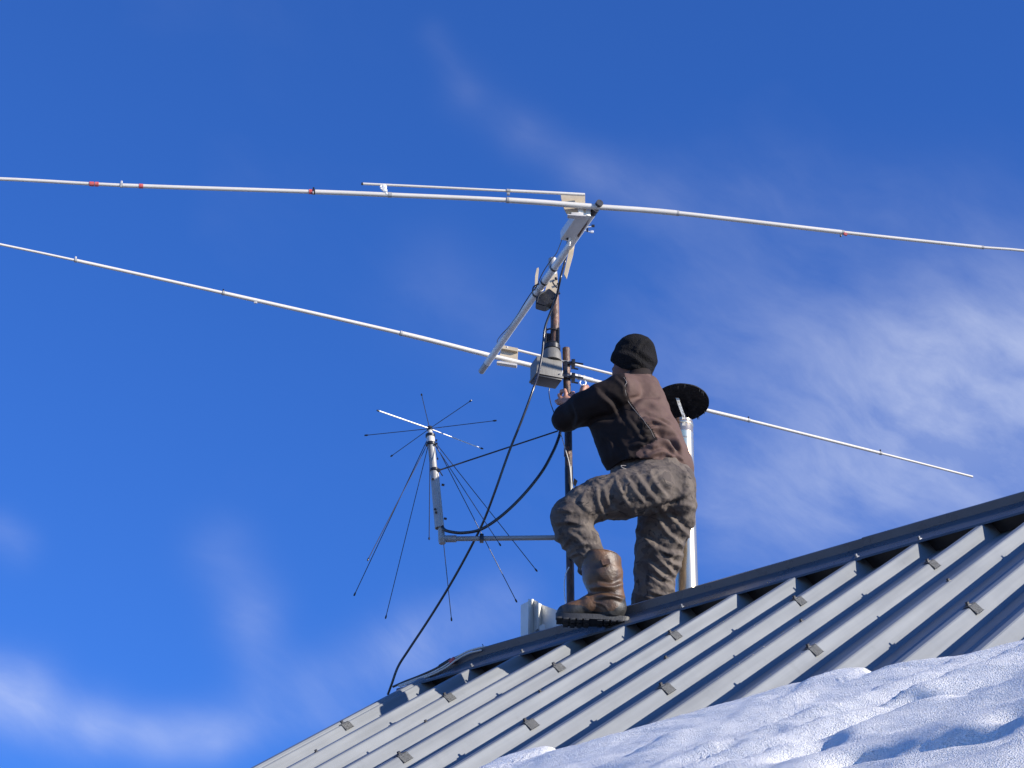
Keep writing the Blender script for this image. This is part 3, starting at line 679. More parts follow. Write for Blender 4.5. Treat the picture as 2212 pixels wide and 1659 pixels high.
    # shorting strap near the rod's far end
    st = bmesh.new(); sweep(st, catmull([g(826, 399), g(822, 404), g(826, 410), g(832, 414), g(836, 420)], 5), .0045, 8); sweep(st, catmull([g(829, 398), g(833, 404), g(830, 412), g(834, 416)], 5), .006, 8)
    add_box(st, g(829, 405), X, Y, Z, .006, .006, .012); add_box(st, g(834, 413), X, Y, Z, .006, .008, .006)
    bmo('shorting_strap', st, M['strap'], rod, True)
    # insulating plate behind element, and the box hanging under it
    yb = fel(1240, 440)[1] + .03
    prism('insulator_plate', [P(1210, 415, yb), P(1264, 419, yb), P(1264, 452, yb), P(1266, 459, yb), P(1224, 461, yb), P(1218, 450, yb), P(1213, 432, yb)], Y * .008, M['beige'], t, .001)
    prism('plate_edge', [P(1226, 462, yb - .02), P(1266, 465, yb - .02), P(1266, 467, yb - .02), P(1226, 464, yb - .02)], Y * .03, M['alu'], t)
    # matching box: slim case parallel to the boom
    top = P(1244, 460, yb + .02); bl = unit(-bd); L_ = .26; side = unit(np.cross(bl, Z)); upn = np.cross(side, bl)
    cb = P(1243, 483, yb + .12)
    box('matching_box', cb, bl, side, upn, .125, .034, .028, M['whitebox'], t, .006)
    box('box_front_plate', P(1247, 463, yb - .01), X, Y, Z, .030, .004, .010, M['alu'], t, .002)
    tube('cable_gland', [P(1228, 507, yb + .2), P(1226, 517, yb + .22)], .010, M['black'], t, 12)
    cl = P(1231, 508, yb + .2); tube('cable_gland', [cl, P(1229, 530, yb + .24)], .008, M['strap'], t, 10)
    for (a, b, c_, d_) in ((1268, 491, 1281, 489), (1262, 498, 1279, 502)):
        tube('wing_bolt', [P(a, b, yb + .05), P(c_, d_, yb + .05)], .0028, M['steel'], t, 8)
        box('wing_nut', P(c_, d_ - 1, yb + .05), X, Y, Z, .008, .004, .006, M['black'] if b < 495 else M['steel'], t, .001)
    box('wing_nut', P(1269, 497, yb + .05), X, Y, Z, .004, .004, .010, M['black'], t, .001)
    # rust stain plate between boom and box
    prism('boom_saddle', [P(1272, 462, yb + .02), P(1262, 480, yb + .1), P(1246, 508, yb + .2), P(1250, 511, yb + .2), P(1268, 482, yb + .1)], Y * .01, M['rust'], t)
    # ---- rear (reflector) element
    ry = far[1] + .02
    def rel(px, py, dy=0): return P(px, py, ry + (px - 1060) / 420 * math.tan(math.radians(21)) + dy)
    rp = [(-420, 440), (0, 528), (163, 562.5), (482, 633), (866, 720), (1050, 766), (1245, 813), (1400, 853), (1535, 888.5), (1617, 908), (1902, 979), (2101, 1030)]
    cs2 = catmull([(p[0], p[1], 0) for p in rp], 10)
    def ryv(px): return float(np.interp(px, cs2[:, 0], cs2[:, 1]))
    r_el = bpy.data.objects.new('reflector_element', None); C.objects.link(r_el); r_el.parent = t
    for a, b, r in [(-420, 163, 2.9), (163, 482, 4.0), (482, 866, 4.8), (866, 1280, 6.0), (1280, 1617, 4.9), (1617, 1902, 3.9), (1902, 2101, 3.0)]:
        xs = np.linspace(a, b, 9); tube('element_tube', [rel(x, ryv(x)) for x in xs], r / 425, M['alu'], r_el, 16)
    for px, r in ((163, 4.8), (482, 5.6), (866, 6.6), (1617, 5.4), (1902, 4.6), (1250, 6.8)):
        tube('hose_clamp', [rel(px - 2, ryv(px - 2)), rel(px + 2.5, ryv(px + 2.5))], r / 425, M['alu2'], r_el, 14)
    for px, m_ in ((163, 'alu'), (482, 'black'), (1617, 'black'), (1902, 'black')):
        c = rel(px, ryv(px)); box('clamp_screw', c + Z * .013, X, Y, Z, .004, .005, .010, M[m_], r_el, .001)
    c = rel(552, ryv(552) + 5); box('clamp_screw', c, X, Y, Z, .008, .005, .004, M['alu'], r_el, .001)
    c = rel(1262, ryv(1262) - 4); box('clamp_screw', c, X, Y, Z, .006, .005, .006, M['alu2'], r_el, .001)
    rod2 = bpy.data.objects.new('matching_rod', None); C.objects.link(rod2); rod2.parent = t
    def h(px, py): return rel(px, py, .005)
    tube('rod_tube', [h(1094, 750.5), h(1170, 769.5), h(1245, 788.5), h(1330, 810)], 3.3 / 425, M['alu'], rod2, 12)
    yp = rel(1095, 770)[1] + .02
    prism('insulator_plate', [P(1083, 752, yp), P(1119, 758, yp), P(1118, 784, yp), P(1077, 776, yp)], Y * .008, M['beige'], t, .001)
    prism('plate_edge', [P(1084, 745, yp - .02), P(1119, 752, yp - .02), P(1118, 759, yp - .02), P(1082, 752, yp - .02)], Y * .03, M['beige'], t)
    prism('plate_edge', [P(1074, 779, yp - .03), P(1117, 786, yp - .03), P(1116, 789.5, yp - .03), P(1073, 783, yp - .03)], Y * .03, M['alu'], t)
    return near, far, bd, onb, fel, fyv
near, far, bd, onb, fel, fyv = beam()

# cables
def cable(name, pts, r, m, label, n=8, group=None):
    o = tube(name, pts, r, m, None, 10, n); tag(o, label, 'cable', group); return o
cy0 = MY - .35
cable('coax_cable', [P(1227, 516, near[1] + .3), P(1221, 560, near[1] + .5), P(1211, 600, UY - .35), P(1202, 640, UY - .25), P(1190, 672, UY - .2), P(1178, 705, UY - .18), P(1174, 735, UY - .17), P(1171, 765, UY - .17),
      P(1163, 805, UY - .18), P(1152, 840, UY - .22), P(1128, 905, UY - .2), P(1100, 975, UY - .15), P(1068, 1065, UY - .1), P(1042, 1132, UY), P(1005, 1205, UY + .1), P(966, 1274, UY + .2), P(925, 1340, UY + .3), P(882, 1405, UY + .35), P(860, 1440, UY + .38), P(846, 1478, UY + .4), P(838, 1500, UY + .45)],
      .0062, M['coax'], 'long black coax cable sweeping from the upper antenna down to the ridge')
cable('boom_wire', [P(1218, 506, near[1] + .25), P(1203, 545, near[1] + .5), P(1190, 562, UY - .2), P(1172, 590, UY - .15), P(1158, 620, UY - .1), P(1146, 635, UY - .05), P(1130, 660, UY), P(1118, 680, UY + .1), P(1100, 705, UY + .3), P(1084, 722, UY + .4), P(1075, 734, UY + .5), P(1074, 742, UY + .55)],
      .0026, M['coax'], 'thin black wire running along the antenna boom')
cable('control_cable', [P(1187, 838, BY), P(1186, 850, BY), P(1190, 872, BY), P(1196, 890, BY), P(1204, 915, BY - .02), P(1209, 930, BY)], .0026, M['coax'], 'thin cable hanging from under the grey rotator box')
cable('ground_wire', [P(1211, 935, MY - .05), P(1218, 960, MY - .05), P(1227, 990, MY - .05), P(1231, 1010, MY - .045), P(1234, 1040, MY - .03), P(1238, 1060, MY - .03)], .0024, M['whitewire'], 'thin pale wire spiralling down the mast beside the knee')
cable('earth_lead', [P(1229, 1225, MY - .03), P(1222, 1240, MY - .03), P(1219, 1262, MY - .03), P(1220, 1290, MY - .03), P(1224, 1312, MY - .03)], .0028, M['steel'], 'silvery braided lead bowing out beside the foot of the mast')

# discone and its side arm
AY = MY - .02
def side_arm():
    t = thing('side_arm', P(1240, 1163, AY), 'grey horizontal pipe holding the small antenna off the mast', 'bracket arm')
    tube('arm_pipe', [P(1240, 1161, AY), P(974, 1164, AY)], 5.8 / 460, M['alu2'], t, 16)
    tube('arm_coupling', [P(986, 1164, AY), P(958, 1164, AY)], 8.2 / 460, M['alu2'], t, 16)
    tube('corner_elbow', [P(955.5, 1174, AY), P(955, 1168, AY), P(954, 1160, AY), P(952, 1128, AY)], [7.5 / 460, 9 / 460, 8 / 460, 7.2 / 460], M['alu2'], t, 20)
    tube('elbow_boss', [P(955, 1166, AY - .02), P(955, 1166, AY - .028)], 5.5 / 460, M['alu2'], t, 16)
    box('pipe_clip', P(1040.5, 1163, AY - .004), X, Y, Z, .010, .020, .017, M['black'], t, .002)
side_arm()
def discone():
    hub = P(928, 926, AY - .01); t = thing('discone_antenna', P(952, 1140, AY), 'small discone antenna with eight spokes and drooping rods', 'antenna')
    ax = unit(P(926, 905, AY - .01) - P(947, 1120, AY)); 
    tube('mount_pole', [P(947, 1120, AY), P(930.5, 950, AY - .01)], 8.4 / 460, M['alu2'], t, 20)
    tube('sleeve', [P(948.8, 1141, AY - .002), P(938.5, 1020, AY - .006)], 10.2 / 460, M['alu2'], t, 20, hollow=.85)
    tube('sleeve_seam', [P(956, 1136, AY - .015), P(945, 1024, AY - .018)], 3.5 / 460, M['alu2'], t, 8)
    tube('neck', [P(931, 960, AY - .01), P(930, 944, AY - .01), P(929.5, 940, AY - .01), P(928.6, 930, AY - .01)], [9.5 / 460, 9.5 / 460, 6.5 / 460, 5.5 / 460], M['alu'], t, 20)
    tube('hub', [P(928.6, 930, AY - .01), P(928, 922, AY - .01)], [7 / 460, 6 / 460], M['black'], t, 14)
    for py, px in ((944, 929.6), (962, 931)):
        tube('hub_clamp', [P(px, py, AY - .01), P(px, py - 5, AY - .01)], 11.5 / 460, M['black'], t, 18)
    for px, py in ((920, 961), (941, 951), (942, 958)): tube('clamp_nut', [P(px, py, AY - .03), P(px + 3, py + 1, AY - .03)], .006, M['black'], t, 6)
    # spokes in one plane; measured tips
    tips = [(819, 888), (911, 854), (1015, 867), (1067, 909), (1039, 968), (945, 990), (847, 984), (793, 940)]
    # depth of each tip follows from the level plane through the hub
    for i, (a, b) in enumerate(tips):
        tipp = PZ(a, b, hub[2]); 
        tipp = hub + (tipp - hub) * 1.0
        glint = i in (0, 4)  # two spokes get pale steel to paint in their sun glints
        s_ = tube('spoke', [hub, tipp], (.0042 if i == 0 else .0030 if i == 4 else .0019), M['steel'] if glint else M['rod'], t, 8)
        dd = unit(tipp - hub); tube('spoke_tip', [tipp - dd * .008, tipp, tipp + dd * .008, tipp + dd * .014], [.002, .0045, .0048, .003], M['black'], s_, 8)
    # cone rods
    base = P(930, 948, AY - .01)
    rods = [((923, 950), (767, 1282), .30), ((922, 962), (796, 1207), -.32), ((924, 966), (834, 1331), -.05 + .40), ((929, 950), (927, 1162), -.42), ((936, 958), (975, 1336), .45),
            ((936, 950), (1114, 1296), .36), ((937, 952), (1157, 1230), .0), ((936, 956), (1079, 1175), -.32)]
    for i, (a, b, dy) in enumerate(rods):
        r0 = P(a[0], a[1], AY - .01); r1 = P(b[0], b[1], AY + dy)
        s_ = tube('cone_rod', [r0, r1], .0021, M['rod'], t, 8); dd = unit(r1 - r0)
        tube('rod_tip', [r1 - dd * .008, r1, r1 + dd * .008, r1 + dd * .014], [.002, .0045, .0048, .003], M['black'], s_, 8)
    tube('pole_clamp', [P(938.5, 1018, AY - .008), P(938, 1013, AY - .008)], 10.5 / 460, M['black'], t, 16)
    box('clamp_ear', P(947, 1016, AY - .02), X, Y, Z, .010, .006, .008, M['black'], t, .002)
    tube('clamp_tail', [P(950, 1018, AY - .02), P(956, 1028, AY - .02)], .003, M['black'], t, 6)
    for px, py in ((954, 1047), (959, 1120)): tube('side_bolt', [P(px, py, AY - .01), P(px + 6, py + 1, AY - .01)], .006, M['black'], t, 6)
    for px, py in ((935, 1035), (940, 1100), (942, 1107)): tube('bolt_hole', [P(px, py, AY - .027), P(px, py, AY - .03)], .0065, M['black'], t, 8)
M['rod'] = mat('thin_steel_rod', (0.02, 0.02, 0.024), 0.35, 0.0, col2=(0.03, 0.03, 0.034), vscale=6)
discone()
o = tube('stay_rod', [P(948, 1016, AY - .02), P(1205, 931, MY - .03)], .0042, M['coax'], None, 8); tag(o, 'straight dark stay rod from the small antenna up to the mast', 'rod')
cable('loop_cable', [P(952, 1128, AY), P(958, 1142, AY - .02), P(970, 1148, AY - .03), P(1000, 1151, AY - .04), P(1040, 1143, AY - .04), P(1085, 1113, AY - .04), P(1130, 1070, AY - .04), P(1170, 1020, AY - .04), P(1195, 975, AY - .04), P(1207, 945, AY - .03), P(1210, 933, MY - .03)], .0078, M['coax'], 'thick black cable looping from the discone antenna foot to the mast')

# grey enclosure standing behind the ridge beside the toe
def enclosure():
    ey = ridge_y(1160) + .34
    t = thing('equipment_box', P(1160, 1375, ey), 'pale grey weatherproof box with bent bracket beside the boot toe', 'box')
    def wall_(name, x0, x1, t0, t1, y0, y1, m='whitebox', th=.02):
        prism(name, [P(x0, 1400, ey + y0), P(x0, t0, ey + y0), P(x1, t1, ey + y1), P(x1, 1400, ey + y1)], Y * th, M[m], t)
    wall_('case_back', 1125, 1141, 1307, 1299, .02, -.03)
    wall_('case_rib', 1141, 1153, 1294, 1294, -.035, .03); wall_('case_recess', 1153, 1163, 1296, 1300, .03, -.015); wall_('case_rib', 1163, 1170, 1302, 1305, -.015, .035); wall_('case_lid', 1170, 1214, 1306, 1322, .035, -.10)
    prism('foot_bracket', [P(1156, 1362, ey - .06), P(1162, 1357, ey - .06), P(1172, 1380, ey - .06), P(1165, 1384, ey - .06)], Y * .01, M['housing'], t, .002)
    prism('foot_bracket', [P(1165, 1352, ey - .05), P(1174, 1347, ey - .05), P(1179, 1352, ey - .05), P(1176, 1385, ey - .05), P(1168, 1385, ey - .05)], Y * .01, M['whitebox'], t, .002)
    for i in range(6):
        q = P(1182 + i * 8, 1362 - i * 2.2, ey - .09); tube('chain_link', [q, q + X * .016 + Z * .004], .0035, M['strap'], t, 6)
    tube('bright_nut', [P(1226, 1348, ey - .15), P(1234, 1345, ey - .15)], .0065, M['steel'], t, 8)
enclosure()

# cables lying over the ridge at the left
def rp_(px, dy=0.0, dpy=0.0):
    s = ridge_at(px); q = ridge(s, CAPZ * (1 - .42 * droop(s))); a, b = proj(q); return P(a[0], b[0] + dpy, q[1] + dy)
cable('ridge_cable', [rp_(1050, -.02, -4), rp_(1035, -.03, -6), rp_(1010, -.04, -9), rp_(985, -.05, -8), rp_(962, -.05, -4), rp_(930, -.06, -3), rp_(890, -.06, -2), rp_(862, -.05, 1)], .0050, M['whitewire'], 'pale cable arching over the left end of the ridge')
cable('ridge_cable', [rp_(1040, -.05, 0), rp_(1010, -.06, -4), rp_(985, -.07, -3), rp_(965, -.07, 1), rp_(935, -.07, 1), rp_(900, -.07, 1), rp_(865, -.05, 3)], .0048, M['whitewire'], 'lower pale cable lying on the left end of the ridge')
cable('ridge_cable', [rp_(1000, .0, -8), rp_(968, -.02, -10), rp_(940, -.02, -8), rp_(905, -.02, -7), rp_(875, -.02, -4), rp_(850, -.02, 0)], .0060, M['coax'], 'black cable running along the left end of the ridge')
o = tube('splice_sleeve', [rp_(975, -.03, -9), rp_(950, -.04, -8)], [.012, .010], M['black'], None, 12); tag(o, 'black splice sleeve on the cables beside the red tape', 'cable sleeve')
o = tube('red_tie', [rp_(983, -.06, -7), rp_(974, -.06, -4)], [.014, .016], M['red'], None, 10); tag(o, 'red tape tied round the ridge cables', 'tape')
o = tube('wire_end', [rp_(1046, 0, -2), rp_(1042, 0, -12)], .002, M['black'], None, 6); tag(o, 'short stiff wire end sticking up from the ridge cables', 'wire')

# ------------------------------------------------------------------ the man
class Field:
    """signed distance grid with smooth unions, meshed by surface nets"""
    def __init__(self, lo, hi, h):
        self.h = h; self.lo = np.array(lo, float); self.n = np.ceil((np.array(hi) - self.lo) / h).astype(int) + 1
        self.F = np.full(self.n, 0.25, np.float32)
    def window(self, pts, rad, marg=.07):
        pts = np.array(pts); a = np.floor((pts.min(0) - rad - marg - self.lo) / self.h).astype(int).clip(0); b = np.minimum(np.ceil((pts.max(0) + rad + marg - self.lo) / self.h).astype(int) + 1, self.n)
        b = np.maximum(b, a + 1)
        sl = tuple(slice(i, j) for i, j in zip(a, b))
        g = np.meshgrid(*[self.lo[i] + self.h * np.arange(a[i], b[i]) for i in range(3)], indexing='ij')
        return sl, np.stack(g, -1)
    def comb(self, sl, d, k, sub=False):
        A = self.F[sl]
        if sub:
            hh_ = np.clip(.5 - .5 * (A + d) / k, 0, 1); self.F[sl] = A * (1 - hh_) + (-d) * hh_ + k * hh_ * (1 - hh_)
        else:
            hh_ = np.clip(.5 + .5 * (A - d) / k, 0, 1); self.F[sl] = A * (1 - hh_) + d * hh_ - k * hh_ * (1 - hh_)
    def cone(self, a, b, r1, r2, k=.02, flat=None, sub=False):
        a = np.array(a, float); b = np.array(b, float); sl, G = self.window([a, b], max(r1, r2))
        p = G - a; ba = b - a
        if flat is not None:
            ax, f = flat; ax = unit(ax); p = p + (p @ ax)[..., None] * ax * (1 / f - 1); ba = ba + (ba @ ax) * ax * (1 / f - 1)
        t = np.clip((p @ ba) / max(ba @ ba, 1e-9), 0, 1); d = np.linalg.norm(p - t[..., None] * ba, axis=-1) - (r1 + (r2 - r1) * t)
        self.comb(sl, d.astype(np.float32), k, sub)
    def chain(self, pts, rads, k=.02, flat=None):
        for i in range(len(pts) - 1): self.cone(pts[i], pts[i + 1], rads[i], rads[i + 1], k, flat)
    def ell(self, c, axes, rad, k=.02, sub=False):
        c = np.array(c, float); sl, G = self.window([c], max(rad)); p = G - c
        q = np.stack([(p @ unit(a)) / r for a, r in zip(axes, rad)], -1); l = np.linalg.norm(q, axis=-1)
        l2 = np.linalg.norm(q / np.array(rad), axis=-1); d = l * (l - 1) / np.maximum(l2, 1e-6)
        self.comb(sl, d.astype(np.float32), k, sub)
    def nets(self):
        F, h = self.F, self.h; n = self.n; s = F < 0
        c = sum(s[i:n[0] - 1 + i, j:n[1] - 1 + j, k:n[2] - 1 + k].astype(np.int8) for i in (0, 1) for j in (0, 1) for k in (0, 1))
        act = (c > 0) & (c < 8); idx = -np.ones(act.shape, np.int64); cells = np.argwhere(act); idx[act] = np.arange(len(cells))
        acc = np.zeros((len(cells), 3)); cnt = np.zeros(len(cells)); corners = [(i, j, k) for i in (0, 1) for j in (0, 1) for k in (0, 1)]
        val = {q: F[cells[:, 0] + q[0], cells[:, 1] + q[1], cells[:, 2] + q[2]] for q in corners}
        for q in corners:
            for ax in range(3):
                if q[ax] == 0:
                    q2 = list(q); q2[ax] = 1; q2 = tuple(q2); a, b = val[q], val[q2]; m = (a < 0) != (b < 0); t = np.where(m, a / np.where(m, a - b, 1), 0)
                    pt = np.tile(np.array(q, float), (len(cells), 1)); pt[:, ax] = t; acc += pt * m[:, None]; cnt += m
        V = (cells + acc / cnt[:, None]) * h + self.lo; faces = []
        for ax in range(3):
            o1, o2 = [(1, 2), (2, 0), (0, 1)][ax]
            a = [slice(None)] * 3; b = [slice(None)] * 3; a[ax] = slice(0, -1); b[ax] = slice(1, None)
            ch = s[tuple(a)] != s[tuple(b)]; e = np.argwhere(ch); e = e[(e[:, o1] > 0) & (e[:, o2] > 0) & (e[:, o1] < n[o1] - 1) & (e[:, o2] < n[o2] - 1)]
            if not len(e): continue
            def g(d1, d2):
                q = e.copy(); q[:, o1] -= d1; q[:, o2] -= d2; return idx[q[:, 0], q[:, 1], q[:, 2]]
            quad = np.stack([g(1, 1), g(0, 1), g(0, 0), g(1, 0)], -1); inside = s[e[:, 0], e[:, 1], e[:, 2]]
            quad[~inside] = quad[~inside][:, ::-1]; faces.append(quad)
        return V, np.vstack(faces)
def vnormals(V, Fq):
    a = V[Fq[:, 2]] - V[Fq[:, 0]]; b = V[Fq[:, 3]] - V[Fq[:, 1]]; fn_ = np.cross(a, b); n = np.zeros_like(V)
    for i in range(4): np.add.at(n, Fq[:, i], fn_)
    return n / np.maximum(np.linalg.norm(n, axis=1), 1e-12)[:, None]
def relax(V, Fq, it=2, lam=.5):
    for _ in range(it):
        acc = np.zeros_like(V); c = np.zeros(len(V))
        for i in range(4):
            for j in ((i + 1) % 4, (i - 1) % 4): np.add.at(acc, Fq[:, i], V[Fq[:, j]]); np.add.at(c, Fq[:, i], 1)
        V = V + lam * (acc / c[:, None] - V)
    return V
def fnoise(V, sc, seed=0.0):
    return np.array([mnoise.noise(Vector((v[0] * sc[0] + seed, v[1] * sc[1], v[2] * sc[2]))) for v in V])
def folds(V, Fq, lines, side=True):
    """press cloth folds along drawn lines: (points, amplitude m, width px)"""
    N_ = vnormals(V, Fq); px, py = proj(V); vd = -V / np.linalg.norm(V, axis=1)[:, None]; face = np.clip((N_ * vd).sum(1) * 3, 0, 1); disp = np.zeros(len(V))
    for pts, amp, w in lines:
        pts = catmull([(a, b, 0) for a, b in pts], 5)[:, :2]; best = np.full(len(V), 1e9); sgn = np.zeros(len(V)); tt = np.zeros(len(V)); nseg = len(pts) - 1
        for i in range(nseg):
            a, b = pts[i], pts[i + 1]; ab = b - a; t = np.clip(((px - a[0]) * ab[0] + (py - a[1]) * ab[1]) / (ab @ ab), 0, 1)
            dx, dy = px - a[0] - t * ab[0], py - a[1] - t * ab[1]; d = np.hypot(dx, dy); m = d < best
            best[m] = d[m]; sgn[m] = np.sign(ab[0] * dy - ab[1] * dx)[m]; tt[m] = ((i + t) / nseg)[m]
        x = best * sgn / w; env = np.sin(np.pi * np.clip(tt * .9 + .05, 0, 1)) ** .5
        disp += amp * env * (np.exp(-x * x) - .55 * np.exp(-((x - 1.5) ** 2)))
    return V + N_ * (disp * face)[:, None]

KP = MPX
my = ridge_y(1390)           # horizontal distance of the man
def build_man():
    def B(px, py, dy=0.0): return P(px, py, my + dy)
    fwd = unit(np.array([-.86, .50, 0])); lft = unit(np.array([-.50, -.86, 0]))      # he faces left and away; his left side is nearer
    # ---------------- joints
    hipL, hipR = B(1418, 1062, -.09), B(1448, 1062, .09)
    kneeL = B(1231, 1118, -.08); ankL = B(1300, 1290, -.02)
    kneeR = B(1415, 1250, .16); ankR = B(1402, 1420, .30)
    shL, shR = B(1345, 846, -.12), B(1400, 838, .20); elL = B(1226, 903, .04); elR = B(1325, 872, .36)
    handy = MY - my
    wrL = B(1236, 872, handy - .07); wrR = B(1282, 850, handy - .06)
    headc = B(1362, 782, .05)
    # ---------------- body
    allp = np.array([hipL, hipR, kneeL, ankL, kneeR, ankR, shL, shR, elL, elR, wrL, wrR, headc])
    lo = allp.min(0) - np.array([.14, .14, .16]); hi = allp.max(0) + np.array([.14, .14, .2])
    f = Field(lo, hi, .0052)
    chest, waist = B(1378, 890, .03), B(1405, 985, .02)
    f.cone(chest, waist, .105, .105, .03, (fwd, .85)); f.cone(waist, (hipL + hipR) / 2, .10, .10, .03); f.cone(shL, shR, .045, .045, .03)
    f.cone(chest, B(1372, 835, .05), .09, .05, .03); f.cone(B(1375, 835, .06), headc + Z * -.04, .05, .048, .02)
    f.chain([hipL, kneeL, ankL], [.075, .05, .035]); f.chain([hipR, kneeR, ankR], [.075, .05, .035])
    f.chain([shL, elL, wrL], [.042, .032, .023], .01); f.chain([shR, elR, wrR], [.042, .032, .022], .01)
    # feet inside the boots
    f.cone(ankL + Z * -.02, B(1225, 1326, .02), .035, .026, .02); f.cone(ankR, ankR + fwd * .15 - Z * .05, .033, .026, .02)
    # head: skull, jaw, nose, ears, brow; he looks up to the left, away from the camera
    hf = unit(np.array([-.70, .72, 0]) * .95 + Z * .22); hl = unit(np.array([-.72, -.70, 0])); hu = unit(np.cross(hf, hl)); hu = hu if hu[2] > 0 else -hu
    f.ell(headc + hu * .02 - hf * .01, [hf, hl, hu], [.098, .078, .105], .01)
    f.ell(headc + hf * .045 - hu * .055, [hf, hl, hu], [.052, .050, .058], .03)
    f.cone(headc + hf * .085 + hu * .01, headc + hf * .108 - hu * .022, .010, .014, .012)
    f.cone(headc + hf * .088 + hu * .028 + hl * .03, headc + hf * .088 + hu * .028 - hl * .03, .010, .010, .014)
    for sg in (1, -1):
        f.ell(headc + hf * .092 + hl * .030 * sg + hu * .010, [hf, hl, hu], [.012, .015, .009], .006, True)
        f.ell(headc + hl * .078 * sg - hu * .012 - hf * .006, [unit(hf + hl * sg * .5), hl, hu], [.019, .009, .032], .006)
        f.ell(headc + hl * .086 * sg - hu * .010 + hf * .002, [hf, hl, hu], [.009, .006, .018], .004, True)
    f.cone(headc + hf * .096 - hu * .052 + hl * .018, headc + hf * .096 - hu * .052 - hl * .018, .0065, .0065, .004)
    # left hand wrapped round the pole
    def hpt(px, py, dy=0): return P(px, py, MY + dy)
    palmL = hpt(1226, 868, -.036)
    f.cone(wrL, palmL, .025, .029, .012); f.cone(palmL, hpt(1215, 867, -.026), .026, .021, .01); f.cone(palmL, hpt(1232, 862, -.026), .024, .018, .01)
    r_ = .0105
    f.cone(hpt(1212, 864, -.03), hpt(1232, 858, -.032), .015, .015, .008); f.chain([hpt(1231, 862, -.038), hpt(1236, 853, -.034), hpt(1238, 849, -.012), hpt(1232, 849, .018)], [.0105, r_ * 1.05, r_, r_ * .9], .004)
    f.chain([hpt(1222, 862, -.042), hpt(1222, 850, -.040), hpt(1220, 843.5, -.030), hpt(1212, 845, -.002)], [.0105, r_ * 1.1, r_, r_ * .9], .004)
    f.chain([hpt(1217, 866, -.036), hpt(1211, 860, -.034), hpt(1208, 854, -.022), hpt(1212, 851, .0)], [.0105, r_ * 1.05, r_, r_ * .9], .004)
    f.chain([hpt(1213, 872, -.030), hpt(1206, 871, -.030), hpt(1202, 867, -.018), hpt(1207, 864, .0)], [.010, r_, r_ * .92, r_ * .8], .004)
    f.chain([hpt(1230, 872, -.030), hpt(1240, 868, -.012), hpt(1239, 862, .016)], [.012, .0105, .009], .005)
    # right hand, closed on the spanner
    def gpt(px, py, dy=0): return P(px, py, MY - .06 + dy)
    f.cone(wrR, gpt(1270, 846), .023, .023, .01)
    for j, (a, b) in enumerate(((1263, 838), (1261, 843), (1260, 848), (1261, 853))):
        f.chain([gpt(1270, a_ := b, -.006), gpt(a - 1, b - 2, -.018), gpt(a - 5, b - 1, -.006), gpt(a - 2, b + 1, .010)], [.0095, r_, r_ * .95, r_ * .85], .004)
    f.chain([gpt(1273, 846, .012), gpt(1268, 835, .006), gpt(1261, 833, .0)], [.012, .0098, .008], .005)
    V, Q = f.nets(); V = relax(V, Q, 1, .4)
    person = mesh('person', V, Q, [M['skin'], M['face_shade']], None, True)
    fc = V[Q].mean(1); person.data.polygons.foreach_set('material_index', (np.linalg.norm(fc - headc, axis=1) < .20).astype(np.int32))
    tag(person, 'man in black beanie and camouflage trousers, one boot on the ridge, gripping the mast', 'person')

    # ---------------- trousers
    lo = np.minimum.reduce([hipL, kneeL, kneeR, ankR]) - np.array([.18, .22, .05]); hi = np.maximum.reduce([hipL, hipR, kneeL, ankR]) + np.array([.22, .2, .24])
    f = Field(lo, hi, .0058); k = KP
    f.cone(B(1418, 985, .02), B(1432, 1050, .02), 70 * k, 71 * k, .03); f.cone(B(1352, 1018, -.02), B(1395, 1035, -.05), 34 * k, 52 * k, .03); f.cone(B(1322, 1046, -.07), B(1360, 1040, -.05), 26 * k, 34 * k, .03); f.cone(B(1432, 1050, .0), B(1442, 1085, .05), 70 * k, 60 * k, .03)
    f.ell(B(1462, 1062, -.04), [X, Y, Z], [.093, .11, .125], .04)
    f.chain([B(1405, 1058, -.10), B(1350, 1068, -.11), B(1300, 1077, -.11), B(1262, 1094, -.11), B(1232, 1115, -.10)], [57 * k, 53 * k, 48 * k, 44 * k, 43 * k], .025)
    f.chain([B(1232, 1115, -.10), B(1242, 1150, -.08), B(1260, 1180, -.06), B(1284, 1214, -.045), B(1296, 1240, -.04)], [43 * k, 42 * k, 38 * k, 32 * k, 28 * k], .02)
    f.cone(B(1262, 1196, -.01), B(1261, 1230, .03), 28 * k, 15 * k, .02)
    f.chain([B(1440, 1080, .07), B(1432, 1140, .10), B(1420, 1190, .13), B(1415, 1235, .16), B(1412, 1290, .19), B(1405, 1400, .27)], [63 * k, 57 * k, 50 * k, 45 * k, 46 * k, 42 * k], .03)
    f.ell(B(1476, 1092, .0), [X, Y, Z], [.048, .06, .055], .04); f.cone(B(1474, 1095, .01), B(1477, 1122, .03), 32 * k, 25 * k, .02); f.cone(B(1477, 1122, .03), B(1456, 1165, .08), 25 * k, 20 * k, .02); f.cone(B(1456, 1150, .07), B(1438, 1215, .12), 27 * k, 32 * k, .03)
    V, Q = f.nets(); V = relax(V, Q, 1, .4); Nn = vnormals(V, Q)
    d = .0075 * fnoise(V, (9, 9, 15)) + .0045 * fnoise(V, (24, 24, 30), 5) + .002 * fnoise(V, (60, 60, 70), 9)
    # diagonal ridged cloth
    u1 = unit(-X * .5 + Z * .85); rr_ = V @ u1; w1 = fnoise(V, (6, 6, 6), 2); d += .0045 * (1 - 2 * np.abs(np.sin((rr_ * 42 + w1 * 5)))) * np.clip(fnoise(V, (5, 5, 5), 7) + .35, 0, 1)
    V = V + Nn * d[:, None]
